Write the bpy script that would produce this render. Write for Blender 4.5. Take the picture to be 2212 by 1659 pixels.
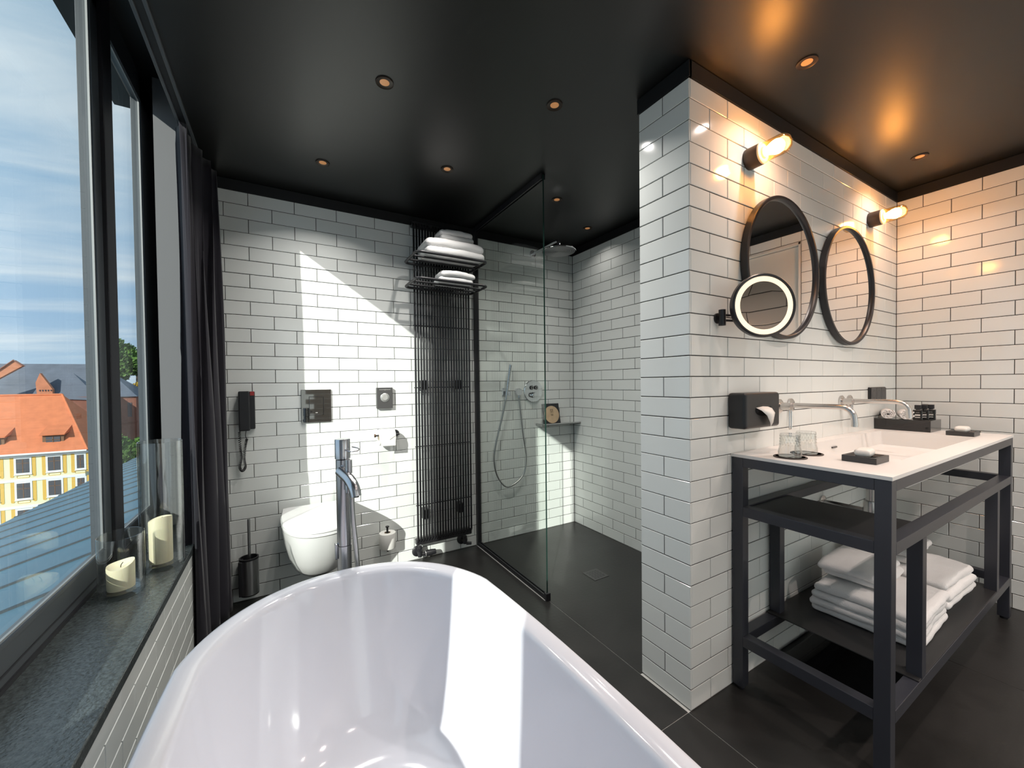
import bpy, bmesh, math, random
from mathutils import Vector, Matrix, noise
random.seed(7)
for o in list(bpy.data.objects):
    bpy.data.objects.remove(o, do_unlink=True)
scene = bpy.context.scene
COL = scene.collection

# ------------------------------------------------------------------ camera
CAM_H = 1.2229
YAW, PIT, ROLL = 0.5307, -0.0177, -0.0114
R0 = Vector((math.cos(YAW), -math.sin(YAW), 0)); F0 = Vector((math.sin(YAW), math.cos(YAW), 0)); Z0 = Vector((0, 0, 1))
fw = F0 * math.cos(PIT) + Z0 * math.sin(PIT); up = -F0 * math.sin(PIT) + Z0 * math.cos(PIT)
cr = R0 * math.cos(ROLL) + up * math.sin(ROLL); cu = -R0 * math.sin(ROLL) + up * math.cos(ROLL)
cam_d = bpy.data.cameras.new('camera'); cam = bpy.data.objects.new('camera', cam_d); COL.objects.link(cam)
cam.matrix_world = Matrix(((cr.x, cu.x, -fw.x, 0), (cr.y, cu.y, -fw.y, 0), (cr.z, cu.z, -fw.z, CAM_H), (0, 0, 0, 1)))
cam_d.sensor_width = 36; cam_d.lens = 36 * 850.8746 / 2212; cam_d.shift_y = 13.4463 / 2212
cam_d.clip_start = 0.02; cam_d.clip_end = 500
scene.camera = cam

# ------------------------------------------------------------------ sky, sun, exposure
world = bpy.data.worlds.new('sky'); scene.world = world; world.use_nodes = True
wn, wl = world.node_tree.nodes, world.node_tree.links
wn.clear()
w_out = wn.new('ShaderNodeOutputWorld'); w_bg = wn.new('ShaderNodeBackground'); w_tc = wn.new('ShaderNodeTexCoord')
w_sep = wn.new('ShaderNodeSeparateXYZ'); wl.new(w_tc.outputs['Generated'], w_sep.inputs[0])
w_ramp = wn.new('ShaderNodeValToRGB'); cr_ = w_ramp.color_ramp
cr_.elements[0].position = 0.0; cr_.elements[0].color = (0.58, 0.74, 0.90, 1)
cr_.elements[1].position = 0.75; cr_.elements[1].color = (0.36, 0.55, 0.72, 1)
e_ = cr_.elements.new(0.12); e_.color = (0.42, 0.61, 0.84, 1)
wl.new(w_sep.outputs[2], w_ramp.inputs[0])
# streaky high cloud: noise on the sky dome, projected to a flat cloud layer
w_add = wn.new('ShaderNodeMath'); w_add.operation = 'ADD'; w_add.inputs[1].default_value = 0.22; wl.new(w_sep.outputs[2], w_add.inputs[0])
w_dx = wn.new('ShaderNodeMath'); w_dx.operation = 'DIVIDE'; wl.new(w_sep.outputs[0], w_dx.inputs[0]); wl.new(w_add.outputs[0], w_dx.inputs[1])
w_dy = wn.new('ShaderNodeMath'); w_dy.operation = 'DIVIDE'; wl.new(w_sep.outputs[1], w_dy.inputs[0]); wl.new(w_add.outputs[0], w_dy.inputs[1])
w_cmb = wn.new('ShaderNodeCombineXYZ'); wl.new(w_dx.outputs[0], w_cmb.inputs[0]); wl.new(w_dy.outputs[0], w_cmb.inputs[1])
w_map = wn.new('ShaderNodeMapping'); w_map.inputs['Rotation'].default_value = (0, 0, 0.35); w_map.inputs['Scale'].default_value = (0.55, 1.9, 1); wl.new(w_cmb.outputs[0], w_map.inputs[0])
w_noi = wn.new('ShaderNodeTexNoise'); w_noi.inputs['Scale'].default_value = 1.6; w_noi.inputs['Detail'].default_value = 7; w_noi.inputs['Roughness'].default_value = 0.55
w_noi.inputs['Distortion'].default_value = 0.5; wl.new(w_map.outputs[0], w_noi.inputs[0])
w_cr = wn.new('ShaderNodeValToRGB'); w_cr.color_ramp.elements[0].position = 0.42; w_cr.color_ramp.elements[1].position = 0.70
wl.new(w_noi.outputs[0], w_cr.inputs[0])
w_mulc = wn.new('ShaderNodeMath'); w_mulc.operation = 'MULTIPLY'; w_mulc.inputs[1].default_value = 0.85; wl.new(w_cr.outputs[0], w_mulc.inputs[0])
w_mix = wn.new('ShaderNodeMixRGB'); w_mix.inputs[2].default_value = (0.86, 0.93, 1.0, 1)
wl.new(w_mulc.outputs[0], w_mix.inputs[0]); wl.new(w_ramp.outputs[0], w_mix.inputs[1])
wl.new(w_mix.outputs[0], w_bg.inputs[0]); w_bg.inputs[1].default_value = 0.60
wl.new(w_bg.outputs[0], w_out.inputs[0])

sun_d = bpy.data.lights.new('sun', 'SUN'); sun_d.energy = 2.9; sun_d.angle = 0.009; sun_d.color = (1.0, 0.965, 0.90)
sun = bpy.data.objects.new('sun', sun_d); COL.objects.link(sun)
SUN_DIR = Vector((0.90, 1.0, -0.62)).normalized()
sun.rotation_euler = SUN_DIR.to_track_quat('-Z', 'Y').to_euler(); sun.location = (-20, -20, 15)

vs = scene.view_settings
scene.display_settings.display_device = 'sRGB'
vs.view_transform = 'Standard'; vs.look = 'None'; vs.gamma = 1; vs.use_curve_mapping = False
vs.exposure = 0.85
SPOT_W = 3.0          # each recessed ceiling spot
BULB = 64.0           # bulb emission strength

# ------------------------------------------------------------------ dimensions
YB, XS, XP, YP, YP2, XR, ZC = 2.6996, 2.2086, 1.2884, 0.9113, 1.1428, 3.3248, 2.3812
TL, TP = 0.2311, 0.0775
ZT = 29.93 * TP
SILL_X, SILL_Z, FR_X, GL_X = -0.345, 0.522, -0.569, -0.576
Y_END, Y_NEAR = 2.836, -0.47

# ------------------------------------------------------------------ materials
MATS = {}
def mat(name, color=(0.8, 0.8, 0.8), rough=0.5, metal=0.0, spec=0.5, coat=0.0, bump=0.0, bscale=200.0, var=0.0, vscale=5.0, sheen=0.0, emit=None, estr=0.0, sss=0.0, objvar=0.0, rvar=0.0):
    m = bpy.data.materials.new(name); m.use_nodes = True
    nt = m.node_tree; n = nt.nodes; l = nt.links; b = n['Principled BSDF']
    b.inputs['Base Color'].default_value = (*color, 1); b.inputs['Roughness'].default_value = rough; b.inputs['Metallic'].default_value = metal
    b.inputs['Specular IOR Level'].default_value = spec; b.inputs['Coat Weight'].default_value = coat; b.inputs['Coat Roughness'].default_value = 0.05
    if sheen: b.inputs['Sheen Weight'].default_value = sheen; b.inputs['Sheen Roughness'].default_value = 0.4
    if sss: b.inputs['Subsurface Weight'].default_value = sss; b.inputs['Subsurface Radius'].default_value = (0.03, 0.02, 0.01)
    if emit: b.inputs['Emission Color'].default_value = (*emit, 1); b.inputs['Emission Strength'].default_value = estr
    tc = n.new('ShaderNodeTexCoord')
    if bump:
        nz = n.new('ShaderNodeTexNoise'); nz.inputs['Scale'].default_value = bscale; nz.inputs['Detail'].default_value = 3
        bp = n.new('ShaderNodeBump'); bp.inputs['Strength'].default_value = bump; bp.inputs['Distance'].default_value = 0.002
        l.new(tc.outputs['Object'], nz.inputs['Vector']); l.new(nz.outputs[0], bp.inputs['Height']); l.new(bp.outputs[0], b.inputs['Normal'])
    if var or objvar:
        nz = n.new('ShaderNodeTexNoise'); nz.inputs['Scale'].default_value = vscale; nz.inputs['Detail'].default_value = 5
        l.new(tc.outputs['Object'], nz.inputs['Vector'])
        hs = n.new('ShaderNodeHueSaturation'); hs.inputs['Color'].default_value = (*color, 1)
        mr = n.new('ShaderNodeMapRange'); mr.inputs[1].default_value = 0.3; mr.inputs[2].default_value = 0.7; mr.inputs[3].default_value = 1 - var; mr.inputs[4].default_value = 1 + var
        l.new(nz.outputs[0], mr.inputs[0])
        if objvar:
            oi = n.new('ShaderNodeObjectInfo'); m2 = n.new('ShaderNodeMapRange'); m2.inputs[3].default_value = 1 - objvar; m2.inputs[4].default_value = 1 + objvar * 0.5
            l.new(oi.outputs['Random'], m2.inputs[0]); mm = n.new('ShaderNodeMath'); mm.operation = 'MULTIPLY'
            l.new(mr.outputs[0], mm.inputs[0]); l.new(m2.outputs[0], mm.inputs[1]); l.new(mm.outputs[0], hs.inputs['Value'])
        else:
            l.new(mr.outputs[0], hs.inputs['Value'])
        l.new(hs.outputs[0], b.inputs['Base Color'])
        if rvar:
            m3 = n.new('ShaderNodeMapRange'); m3.inputs[1].default_value = 0.3; m3.inputs[2].default_value = 0.7; m3.inputs[3].default_value = rough - rvar; m3.inputs[4].default_value = rough + rvar
            l.new(nz.outputs[0], m3.inputs[0]); l.new(m3.outputs[0], b.inputs['Roughness'])
    MATS[name] = m
    return m
def glass_mat(name, tint=(1, 1, 1), ior=1.5, boost=1.0, rough=0.0):
    """clear sheet glass: transmits straight through, reflects by the Fresnel law"""
    m = bpy.data.materials.new(name); m.use_nodes = True
    n = m.node_tree.nodes; l = m.node_tree.links; n.clear()
    out = n.new('ShaderNodeOutputMaterial'); mx = n.new('ShaderNodeMixShader'); t = n.new('ShaderNodeBsdfTransparent'); g = n.new('ShaderNodeBsdfGlossy')
    fr = n.new('ShaderNodeFresnel'); ge = n.new('ShaderNodeNewGeometry'); mp = n.new('ShaderNodeMapRange')     # same reflectance on both faces of the sheet
    mp.inputs[3].default_value = ior; mp.inputs[4].default_value = 1 / ior; l.new(ge.outputs['Backfacing'], mp.inputs[0]); l.new(mp.outputs[0], fr.inputs[0])
    mu = n.new('ShaderNodeMath'); mu.operation = 'MULTIPLY'; mu.inputs[1].default_value = boost; mu.use_clamp = True
    t.inputs[0].default_value = (*tint, 1); g.inputs['Roughness'].default_value = rough
    l.new(fr.outputs[0], mu.inputs[0]); l.new(mu.outputs[0], mx.inputs[0]); l.new(t.outputs[0], mx.inputs[1]); l.new(g.outputs[0], mx.inputs[2]); l.new(mx.outputs[0], out.inputs[0])
    MATS[name] = m
    return m
mat('tile', (0.83, 0.85, 0.82), 0.10, spec=0.5, var=0.02, vscale=3, objvar=0.03, bump=0.02, bscale=6)
mat('grout', (0.045, 0.043, 0.040), 0.9)
mat('ceiling_black', (0.006, 0.0063, 0.006), 0.37, spec=0.6, bump=0.03, bscale=250)
mat('trim_black', (0.010, 0.0105, 0.012), 0.45)
mat('floor_black', (0.022, 0.021, 0.020), 0.34, spec=0.5, bump=0.25, bscale=60, var=0.25, vscale=4, rvar=0.06)
mat('floor_grout', (0.58, 0.57, 0.54), 0.8)
mat('plaster', (0.17, 0.17, 0.175), 0.8, bump=0.1, bscale=90)
mat('plaster_white', (0.72, 0.71, 0.68), 0.7)
mat('door_white', (0.74, 0.72, 0.66), 0.35)
mat('frame_grey', (0.075, 0.085, 0.095), 0.35, spec=0.5)
mat('frame_dark', (0.022, 0.022, 0.026), 0.4)
mat('gasket', (0.30, 0.31, 0.31), 0.45, metal=0.4)
mat('sill_stone', (0.062, 0.074, 0.076), 0.15, spec=0.7, bump=0.8, bscale=130, var=0.4, vscale=120)
mat('tub_white', (0.80, 0.81, 0.87), 0.09, spec=0.5, coat=0.4)
mat('ceramic', (0.86, 0.86, 0.84), 0.07, spec=0.5, coat=0.3)
mat('seat_plastic', (0.87, 0.87, 0.86), 0.16)
mat('chrome', (0.78, 0.79, 0.82), 0.08, metal=1.0)
mat('steel', (0.62, 0.60, 0.58), 0.26, metal=1.0, bump=0.02, bscale=40)
mat('steel_satin', (0.55, 0.55, 0.55), 0.30, metal=1.0)
mat('nozzle_grey', (0.85, 0.85, 0.84), 0.5)
mat('spot_ring', (0.035, 0.022, 0.014), 0.4, metal=0.3)
mat('mirror', (0.92, 0.92, 0.92), 0.0, metal=1.0)
mat('mirror_smoke', (0.42, 0.39, 0.37), 0.01, metal=1.0)
mat('black_gloss', (0.012, 0.012, 0.013), 0.05, spec=0.6)
mat('flush_glass', (0.16, 0.155, 0.145), 0.03, metal=1.0)
mat('brushed', (0.60, 0.60, 0.63), 0.24, metal=1.0)
mat('black_satin', (0.016, 0.016, 0.018), 0.35)
mat('black_metal', (0.018, 0.018, 0.021), 0.38, spec=0.5)
mat('vanity_metal', (0.034, 0.036, 0.046), 0.34, spec=0.5)
mat('shelf_metal', (0.022, 0.0215, 0.022), 0.45, bump=0.05, bscale=300)
mat('radiator_black', (0.020, 0.020, 0.022), 0.27, spec=0.5)
mat('velvet', (0.016, 0.014, 0.021), 0.9, sheen=0.18, bump=0.2, bscale=400)
mat('terry', (0.84, 0.83, 0.82), 0.95, sheen=0.25, bump=1.0, bscale=420)
mat('paper', (0.84, 0.82, 0.78), 0.9, bump=0.1, bscale=200)
mat('card_core', (0.45, 0.36, 0.26), 0.9)
mat('stone_top', (0.82, 0.80, 0.77), 0.38, spec=0.4)
mat('wax', (0.93, 0.84, 0.60), 0.5, sss=0.25)
mat('wick', (0.02, 0.016, 0.012), 0.9)
mat('soap', (0.85, 0.83, 0.78), 0.4, bump=0.5, bscale=60)
mat('slate_dish', (0.035, 0.034, 0.034), 0.35, bump=0.1, bscale=100)
mat('leather', (0.050, 0.040, 0.034), 0.6)
mat('bottle_black', (0.010, 0.010, 0.009), 0.2)
mat('print_white', (0.75, 0.74, 0.70), 0.6)
mat('print_dark', (0.03, 0.025, 0.02), 0.7)
mat('wood_disc', (0.62, 0.45, 0.28), 0.55, var=0.08, vscale=30)
mat('card_black', (0.022, 0.022, 0.025), 0.35, var=0.4, vscale=60)
mat('red', (0.35, 0.03, 0.03), 0.4)
mat('dial', (0.62, 0.62, 0.60), 0.25, metal=0.6)
mat('thermo_grey', (0.07, 0.068, 0.068), 0.4)
mat('tray_grey', (0.10, 0.10, 0.10), 0.12)
mat('sconce_base', (0.060, 0.036, 0.022), 0.5)
mat('bronze', (0.10, 0.055, 0.03), 0.35, metal=0.8)
mat('sconce_ring', (0.75, 0.65, 0.45), 0.4)
mat('bulb', (1, 0.8, 0.5), 0.3, emit=(1.0, 0.47, 0.14), estr=BULB)
mat('spot_lens', (0.5, 0.25, 0.1), 0.3, emit=(1.0, 0.42, 0.14), estr=0.14)
mat('ring_light', (1, 0.93, 0.8), 0.4, emit=(1.0, 0.80, 0.56), estr=0.46)
glass_mat('pane', (0.95, 0.98, 0.975), 1.45, 0.6)
glass_mat('screen_glass', (0.955, 0.975, 0.96), 1.45, 0.8)
glass_mat('vase_glass', (0.97, 0.98, 0.975), 1.5, 1.5)
glass_mat('amber_glass', (1.0, 0.90, 0.72), 1.5, 1.2)
mat('tumbler_glass', (1.0, 1.0, 0.99), 0.0, spec=0.5)
MATS['tumbler_glass'].node_tree.nodes['Principled BSDF'].inputs['Transmission Weight'].default_value = 1.0
mat('fill_sheer', (0.8, 0.8, 0.8), 0.9)  # cloth of the added fill windows, spreads sunlight into the room
_n = MATS['fill_sheer'].node_tree.nodes; _t = _n.new('ShaderNodeBsdfTranslucent'); _t.inputs[0].default_value = (0.95, 0.94, 0.92, 1); MATS['fill_sheer'].node_tree.links.new(_t.outputs[0], _n['Material Output'].inputs[0])
mat('glass_edge', (0.02, 0.05, 0.04), 0.1)
# outdoors
mat('roof_orange', (0.64, 0.20, 0.085), 0.8, var=0.10, vscale=1.5)
mat('facade_yellow', (0.80, 0.78, 0.52), 0.85, var=0.04, vscale=0.6)
mat('facade_ochre', (0.72, 0.46, 0.10), 0.85)
mat('facade_white', (0.80, 0.83, 0.84), 0.8)
mat('window_dark', (0.10, 0.10, 0.11), 0.15)
mat('slate_roof', (0.11, 0.13, 0.17), 0.6, var=0.15, vscale=0.8)
mat('brick_red', (0.26, 0.11, 0.075), 0.9, var=0.15, vscale=1.2)
mat('brick_orange', (0.55, 0.22, 0.12), 0.9, var=0.12, vscale=2)
mat('dormer_wood', (0.20, 0.11, 0.06), 0.8)
mat('leaf_green', (0.10, 0.20, 0.035), 0.7, var=0.35, vscale=0.8)
mat('leaf_yellow', (0.45, 0.30, 0.03), 0.7, var=0.3, vscale=0.8)
mat('bark', (0.08, 0.06, 0.045), 0.9)
mat('seam_metal', (0.075, 0.165, 0.225), 0.45, metal=0.0, var=0.10, vscale=1.2)
mat('seam_dark', (0.02, 0.035, 0.045), 0.5)
mat('street', (0.18, 0.18, 0.17), 0.9, var=0.2, vscale=0.1)
def add_rows(name, scale, strength, direction='Z', dist=0.02):
    """fine relief of tile courses on a far roof"""
    m = MATS[name]; n = m.node_tree.nodes; l = m.node_tree.links; b = n['Principled BSDF']
    tc = n.new('ShaderNodeTexCoord'); w = n.new('ShaderNodeTexWave'); w.bands_direction = direction; w.wave_profile = 'SAW'; w.inputs['Scale'].default_value = scale
    bp = n.new('ShaderNodeBump'); bp.inputs['Strength'].default_value = strength; bp.inputs['Distance'].default_value = dist
    l.new(tc.outputs['Object'], w.inputs['Vector']); l.new(w.outputs[1], bp.inputs['Height']); l.new(bp.outputs[0], b.inputs['Normal'])
add_rows('roof_orange', 1.3, 0.8, 'Z', 0.06); add_rows('slate_roof', 1.0, 0.9, 'Z', 0.08)

# ------------------------------------------------------------------ mesh builder
class MB:
    def __init__(s): s.v = []; s.f = []; s.sm = []
    def add(s, vs, fs, smooth=False):
        k = len(s.v); s.v += [tuple(p) for p in vs]; s.f += [tuple(i + k for i in f) for f in fs]; s.sm += [smooth] * len(fs); return s
    def box(s, x0, x1, y0, y1, z0, z1, M=None):
        v = [Vector(p) for p in ((x0, y0, z0), (x1, y0, z0), (x1, y1, z0), (x0, y1, z0), (x0, y0, z1), (x1, y0, z1), (x1, y1, z1), (x0, y1, z1))]
        if M: v = [M @ p for p in v]
        return s.add(v, [(0, 3, 2, 1), (4, 5, 6, 7), (0, 1, 5, 4), (1, 2, 6, 5), (2, 3, 7, 6), (3, 0, 4, 7)])
    def quad(s, *p): return s.add(p, [tuple(range(len(p)))])
    def tube(s, pts, r, n=10, closed=False, caps=True, rs=None):
        pts = [Vector(p) for p in pts]; m = len(pts); vs = []; fs = []
        t0 = (pts[1] - pts[0]).normalized(); a = Vector((0, 0, 1)) if abs(t0.z) < 0.9 else Vector((1, 0, 0))
        nrm = (a - t0 * a.dot(t0)).normalized()
        for i, p in enumerate(pts):
            if closed: t = (pts[(i + 1) % m] - pts[i - 1]).normalized()
            elif i == 0: t = (pts[1] - p).normalized()
            elif i == m - 1: t = (p - pts[i - 1]).normalized()
            else: t = ((pts[i + 1] - p).normalized() + (p - pts[i - 1]).normalized()).normalized()
            nrm = (nrm - t * nrm.dot(t)).normalized(); bn = t.cross(nrm); rr = rs[i] if rs else r
            for k in range(n):
                an = 2 * math.pi * k / n; vs.append(p + (nrm * math.cos(an) + bn * math.sin(an)) * rr)
        for i in range(m if closed else m - 1):
            j = (i + 1) % m
            for k in range(n):
                k2 = (k + 1) % n; fs.append((i * n + k, j * n + k, j * n + k2, i * n + k2))
        s.add(vs, fs, True)
        if caps and not closed:
            s.add(vs[:n], [tuple(range(n))]); s.add(vs[-n:], [tuple(reversed(range(n)))])
        return s
    def lathe(s, prof, n=32, c=(0, 0, 0), sx=1.0, sy=1.0, axis='Z', M=None, smooth=True, caps=True):
        vs = []; fs = []
        for r, z in prof:
            for k in range(n):
                a = 2 * math.pi * k / n
                p = Vector((r * math.cos(a) * sx, r * math.sin(a) * sy, z))
                if axis == 'Y': p = Vector((p.x, -p.z, p.y))      # profile z runs towards -Y
                if axis == 'X': p = Vector((p.z, p.x, p.y))
                if M: p = M @ p
                vs.append(p + Vector(c))
        for i in range(len(prof) - 1):
            for k in range(n):
                k2 = (k + 1) % n; fs.append((i * n + k, i * n + k2, (i + 1) * n + k2, (i + 1) * n + k))
        s.add(vs, fs, smooth)
        if caps and prof[0][0] > 1e-5: s.add(vs[:n], [tuple(reversed(range(n)))])
        if caps and prof[-1][0] > 1e-5: s.add(vs[-n:], [tuple(range(n))])
        return s
    def prism(s, poly, z0, z1, smooth=False):
        n = len(poly); v = [(x, y, z0) for x, y in poly] + [(x, y, z1) for x, y in poly]
        s.add(v, [(i, (i + 1) % n, n + (i + 1) % n, n + i) for i in range(n)], smooth)
        return s.add(v, [tuple(reversed(range(n))), tuple(range(n, 2 * n))])
    def rings(s, rings, close_a=False, close_b=False, smooth=True):
        n = len(rings[0]); vs = [p for r in rings for p in r]; fs = []
        for i in range(len(rings) - 1):
            for k in range(n):
                k2 = (k + 1) % n; fs.append((i * n + k, i * n + k2, (i + 1) * n + k2, (i + 1) * n + k))
        s.add(vs, fs, smooth)
        if close_a: s.add(rings[0], [tuple(reversed(range(n)))], smooth)
        if close_b: s.add(rings[-1], [tuple(range(n))], smooth)
        return s
    def mesh(s, name, m):
        me = bpy.data.meshes.new(name); me.from_pydata([tuple(p) for p in s.v], [], s.f); me.update()
        me.polygons.foreach_set('use_smooth', s.sm)
        bm = bmesh.new(); bm.from_mesh(me); bmesh.ops.remove_doubles(bm, verts=bm.verts, dist=1e-6); bmesh.ops.recalc_face_normals(bm, faces=bm.faces); bm.to_mesh(me); bm.free()
        if any(s.sm): me.set_sharp_from_angle(angle=math.radians(42))
        if m: me.materials.append(MATS[m] if isinstance(m, str) else m)
        return me
    def build(s, name, m, parent=None, bevel=0.0, seg=2, loc=None):
        o = bpy.data.objects.new(name, s.mesh(name, m)); COL.objects.link(o)
        if parent: o.parent = parent
        if loc is not None: o.location = loc
        if bevel:
            md = o.modifiers.new('bevel', 'BEVEL'); md.width = bevel; md.segments = seg; md.limit_method = 'ANGLE'; md.angle_limit = math.radians(40)
        return o
def thing(name, label, cat, loc=(0, 0, 0), rotz=0, group=None, kind=None):
    o = bpy.data.objects.new(name, None); COL.objects.link(o); o.empty_display_size = 0.05
    o.location = loc; o.rotation_euler = (0, 0, rotz)
    return tag(o, label, cat, group, kind)
def tag(o, label=None, cat=None, group=None, kind=None):
    if label: o['label'] = label
    if cat: o['category'] = cat
    if group: o['group'] = group
    if kind: o['kind'] = kind
    return o
def copy_tree(o, parent=None):
    c = o.copy(); COL.objects.link(c); c.parent = parent
    for ch in o.children: copy_tree(ch, c)
    return c
def dup(o, loc, label, rotz=None):
    c = copy_tree(o); c.location = loc; c['label'] = label
    if rotz is not None: c.rotation_euler = (0, 0, rotz)
    return c
def arc(cx, cy, r, a0, a1, n=8): return [(cx + r * math.cos(a0 + (a1 - a0) * i / n), cy + r * math.sin(a0 + (a1 - a0) * i / n)) for i in range(n + 1)]
def rrect(x0, x1, y0, y1, r, n=5):
    P = math.pi
    return arc(x1 - r, y1 - r, r, 0, P / 2, n) + arc(x0 + r, y1 - r, r, P / 2, P, n) + arc(x0 + r, y0 + r, r, P, 1.5 * P, n) + arc(x1 - r, y0 + r, r, 1.5 * P, 2 * P, n)
def catmull(pts, n=8, closed=False):
    pts = [Vector(p) for p in pts]; out = []; m = len(pts)
    for i in range(m if closed else m - 1):
        if closed: p0, p1, p2, p3 = pts[i - 1], pts[i], pts[(i + 1) % m], pts[(i + 2) % m]
        else: p0, p1, p2, p3 = pts[max(i - 1, 0)], pts[i], pts[i + 1], pts[min(i + 2, m - 1)]
        for k in range(n):
            t = k / n
            out.append(0.5 * ((2 * p1) + (p2 - p0) * t + (2 * p0 - 5 * p1 + 4 * p2 - p3) * t * t + (3 * p1 - p0 - 3 * p2 + p3) * t ** 3))
    if not closed: out.append(pts[-1])
    return out

# ------------------------------------------------------------------ setting: walls, floor, ceiling
def struct(name, mb, m, parent=None, bevel=0.0):
    o = mb.build(name, m, parent, bevel); o['kind'] = 'structure'; return o
TILE_CACHE = {}
TH, GAP = 0.008, 0.003
def tile_mesh(w, h):
    key = (round(w, 3), round(h, 3))
    if key not in TILE_CACHE:
        a, b, c = key[0] / 2, key[1] / 2, 0.0016
        v = [(-a, TH, -b), (a, TH, -b), (a, TH, b), (-a, TH, b), (-a, c, -b), (a, c, -b), (a, c, b), (-a, c, b), (-a + c, 0, -b + c), (a - c, 0, -b + c), (a - c, 0, b - c), (-a + c, 0, b - c)]
        f = [(8, 9, 10, 11)] + [(4 + i, 4 + (i + 1) % 4, 8 + (i + 1) % 4, 8 + i) for i in range(4)] + [(i, (i + 1) % 4, 4 + (i + 1) % 4, 4 + i) for i in range(4)]
        me = bpy.data.meshes.new('tile'); me.from_pydata(v, [], f); me.update(); me.materials.append(MATS['tile']); TILE_CACHE[key] = me
    return TILE_CACHE[key]
def course_joints(a, b, first, L):
    js = []; x = first
    while x > a + 1e-4: x -= L
    x += L
    while x < b - 0.004:
        js.append(x); x += L
    return [a] + js + [b]
def lay_tiles(parent, runs, limit=300):
    """runs: (origin, udir, ndir, u0, u1, joint_even, joint_odd, L, P, z0, z1). One object per tile; past the limit the smallest in view are joined."""
    items = []; camp = Vector((0, 0, CAM_H))
    for (org, ud, nd, u0, u1, je, jo, L, P, z0, z1) in runs:
        org, ud, nd = Vector(org), Vector(ud), Vector(nd); k = 0; z = z0
        while z < z1 - 0.01:
            zt = min(z + P, z1); js = course_joints(u0, u1, je if k % 2 == 0 else jo, L)
            for a, b in zip(js[:-1], js[1:]):
                w = b - a - GAP; h = zt - z - GAP
                if w < 0.006 or h < 0.006: continue
                c = org + ud * ((a + b) / 2) + Z0 * ((z + zt) / 2)
                d = c - camp; ln = d.length; items.append((-(w * h) * abs(d.dot(nd)) / ln ** 3, c, ud, nd, w, h))
            z = zt; k += 1
    items.sort(key=lambda t: t[0])
    rest = MB()
    for i, (sc, c, ud, nd, w, h) in enumerate(items):
        me = tile_mesh(w, h)
        j1, j2 = random.gauss(0, 0.0011), random.gauss(0, 0.0011)
        M = Matrix(((ud.x, -nd.x, 0, c.x), (ud.y, -nd.y, 0, c.y), (0, 0, 1, c.z), (0, 0, 0, 1))) @ Matrix.Rotation(j1, 4, 'Z') @ Matrix.Rotation(j2, 4, 'X')
        if i < limit:
            o = bpy.data.objects.new('tile', me); COL.objects.link(o); o.parent = parent; o.matrix_world = M
        else:
            rest.add([M @ v.co for v in me.vertices], [tuple(p.vertices) for p in me.polygons])
    if rest.v:
        o = rest.build('tile_field', 'tile', parent); o['kind'] = 'stuff'
G = 0.0022      # grout sits this far behind the tile face
wall_back = struct('wall_back', MB().box(-0.38, XS + 0.15, YB + G, YB + 0.16, 0, ZC), 'grout')
jb = -0.1417
lay_tiles(wall_back, [((0, YB, 0), (1, 0, 0), (0, -1, 0), -0.379, XS, jb + TL / 2, jb, TL, TP, 0, ZT)])
wall_shower = struct('wall_shower', MB().box(XS + G, XS + 0.15, YP2 - 0.1, YB + G, 0, ZC), 'grout')
lay_tiles(wall_shower, [((XS, 0, 0), (0, 1, 0), (-1, 0, 0), YP2, YB, YB - TL / 2, YB - TL, TL, TP, 0, ZT)])
wall_mid = struct('wall_middle', MB().box(XP + G, XR + 0.15, YP + G, YP2 - G, 0, ZC), 'grout')
lay_tiles(wall_mid, [((XP, 0, 0), (0, 1, 0), (-1, 0, 0), YP, YP2, YP, YP + TL / 2, TL, TP, 0, ZT),
                     ((0, YP, 0), (1, 0, 0), (0, -1, 0), XP, XR, XP + TL / 2 + 0.006, XP + TL + 0.006, TL, TP, 0, ZT)])
# right wall with a pale door beyond the frame's edge
DOOR_Y = 0.353
wall_right = struct('wall_right', MB().box(XR + G, XR + 0.15, DOOR_Y, YP + G, 0, ZC).box(XR + G, XR + 0.15, -1.9, -0.62, 0, ZC).box(XR + G, XR + 0.15, -0.62, DOOR_Y, 2.245, ZC), 'grout')
lay_tiles(wall_right, [((XR, 0, 0), (0, 1, 0), (-1, 0, 0), DOOR_Y, YP, YP, YP - TL / 2, TL, TP, 0, ZT),
                       ((XR, 0, 0), (0, 1, 0), (-1, 0, 0), -0.62, DOOR_Y, YP, YP - TL / 2, TL, TP, 2.2475, ZT),
                       ((XR, 0, 0), (0, 1, 0), (-1, 0, 0), -1.6, -0.62, YP, YP - TL / 2, TL, TP, 0, ZT)])
door = struct('door_1', MB().box(XR + 0.03, XR + 0.075, -0.60, DOOR_Y - 0.02, 0.005, 2.22), 'door_white', bevel=0.002)
MB().box(XR - 0.004, XR + 0.09, DOOR_Y - 0.018, DOOR_Y - 0.001, 0, 2.244).box(XR - 0.004, XR + 0.09, -0.619, -0.602, 0, 2.244).box(XR - 0.004, XR + 0.09, -0.619, DOOR_Y - 0.001, 2.224, 2.244).build('door_frame', 'door_white', door, 0.002)
MB().tube([(XR + 0.03, -0.54, 1.03), (XR - 0.02, -0.54, 1.03), (XR - 0.025, -0.53, 1.03), (XR - 0.025, -0.42, 1.03)], 0.009, 10).build('door_handle', 'steel', door)
FZ0, FZ1 = 0.12, 2.28
FWS = [(-0.20, 1.12), (1.85, 3.26)]
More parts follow.
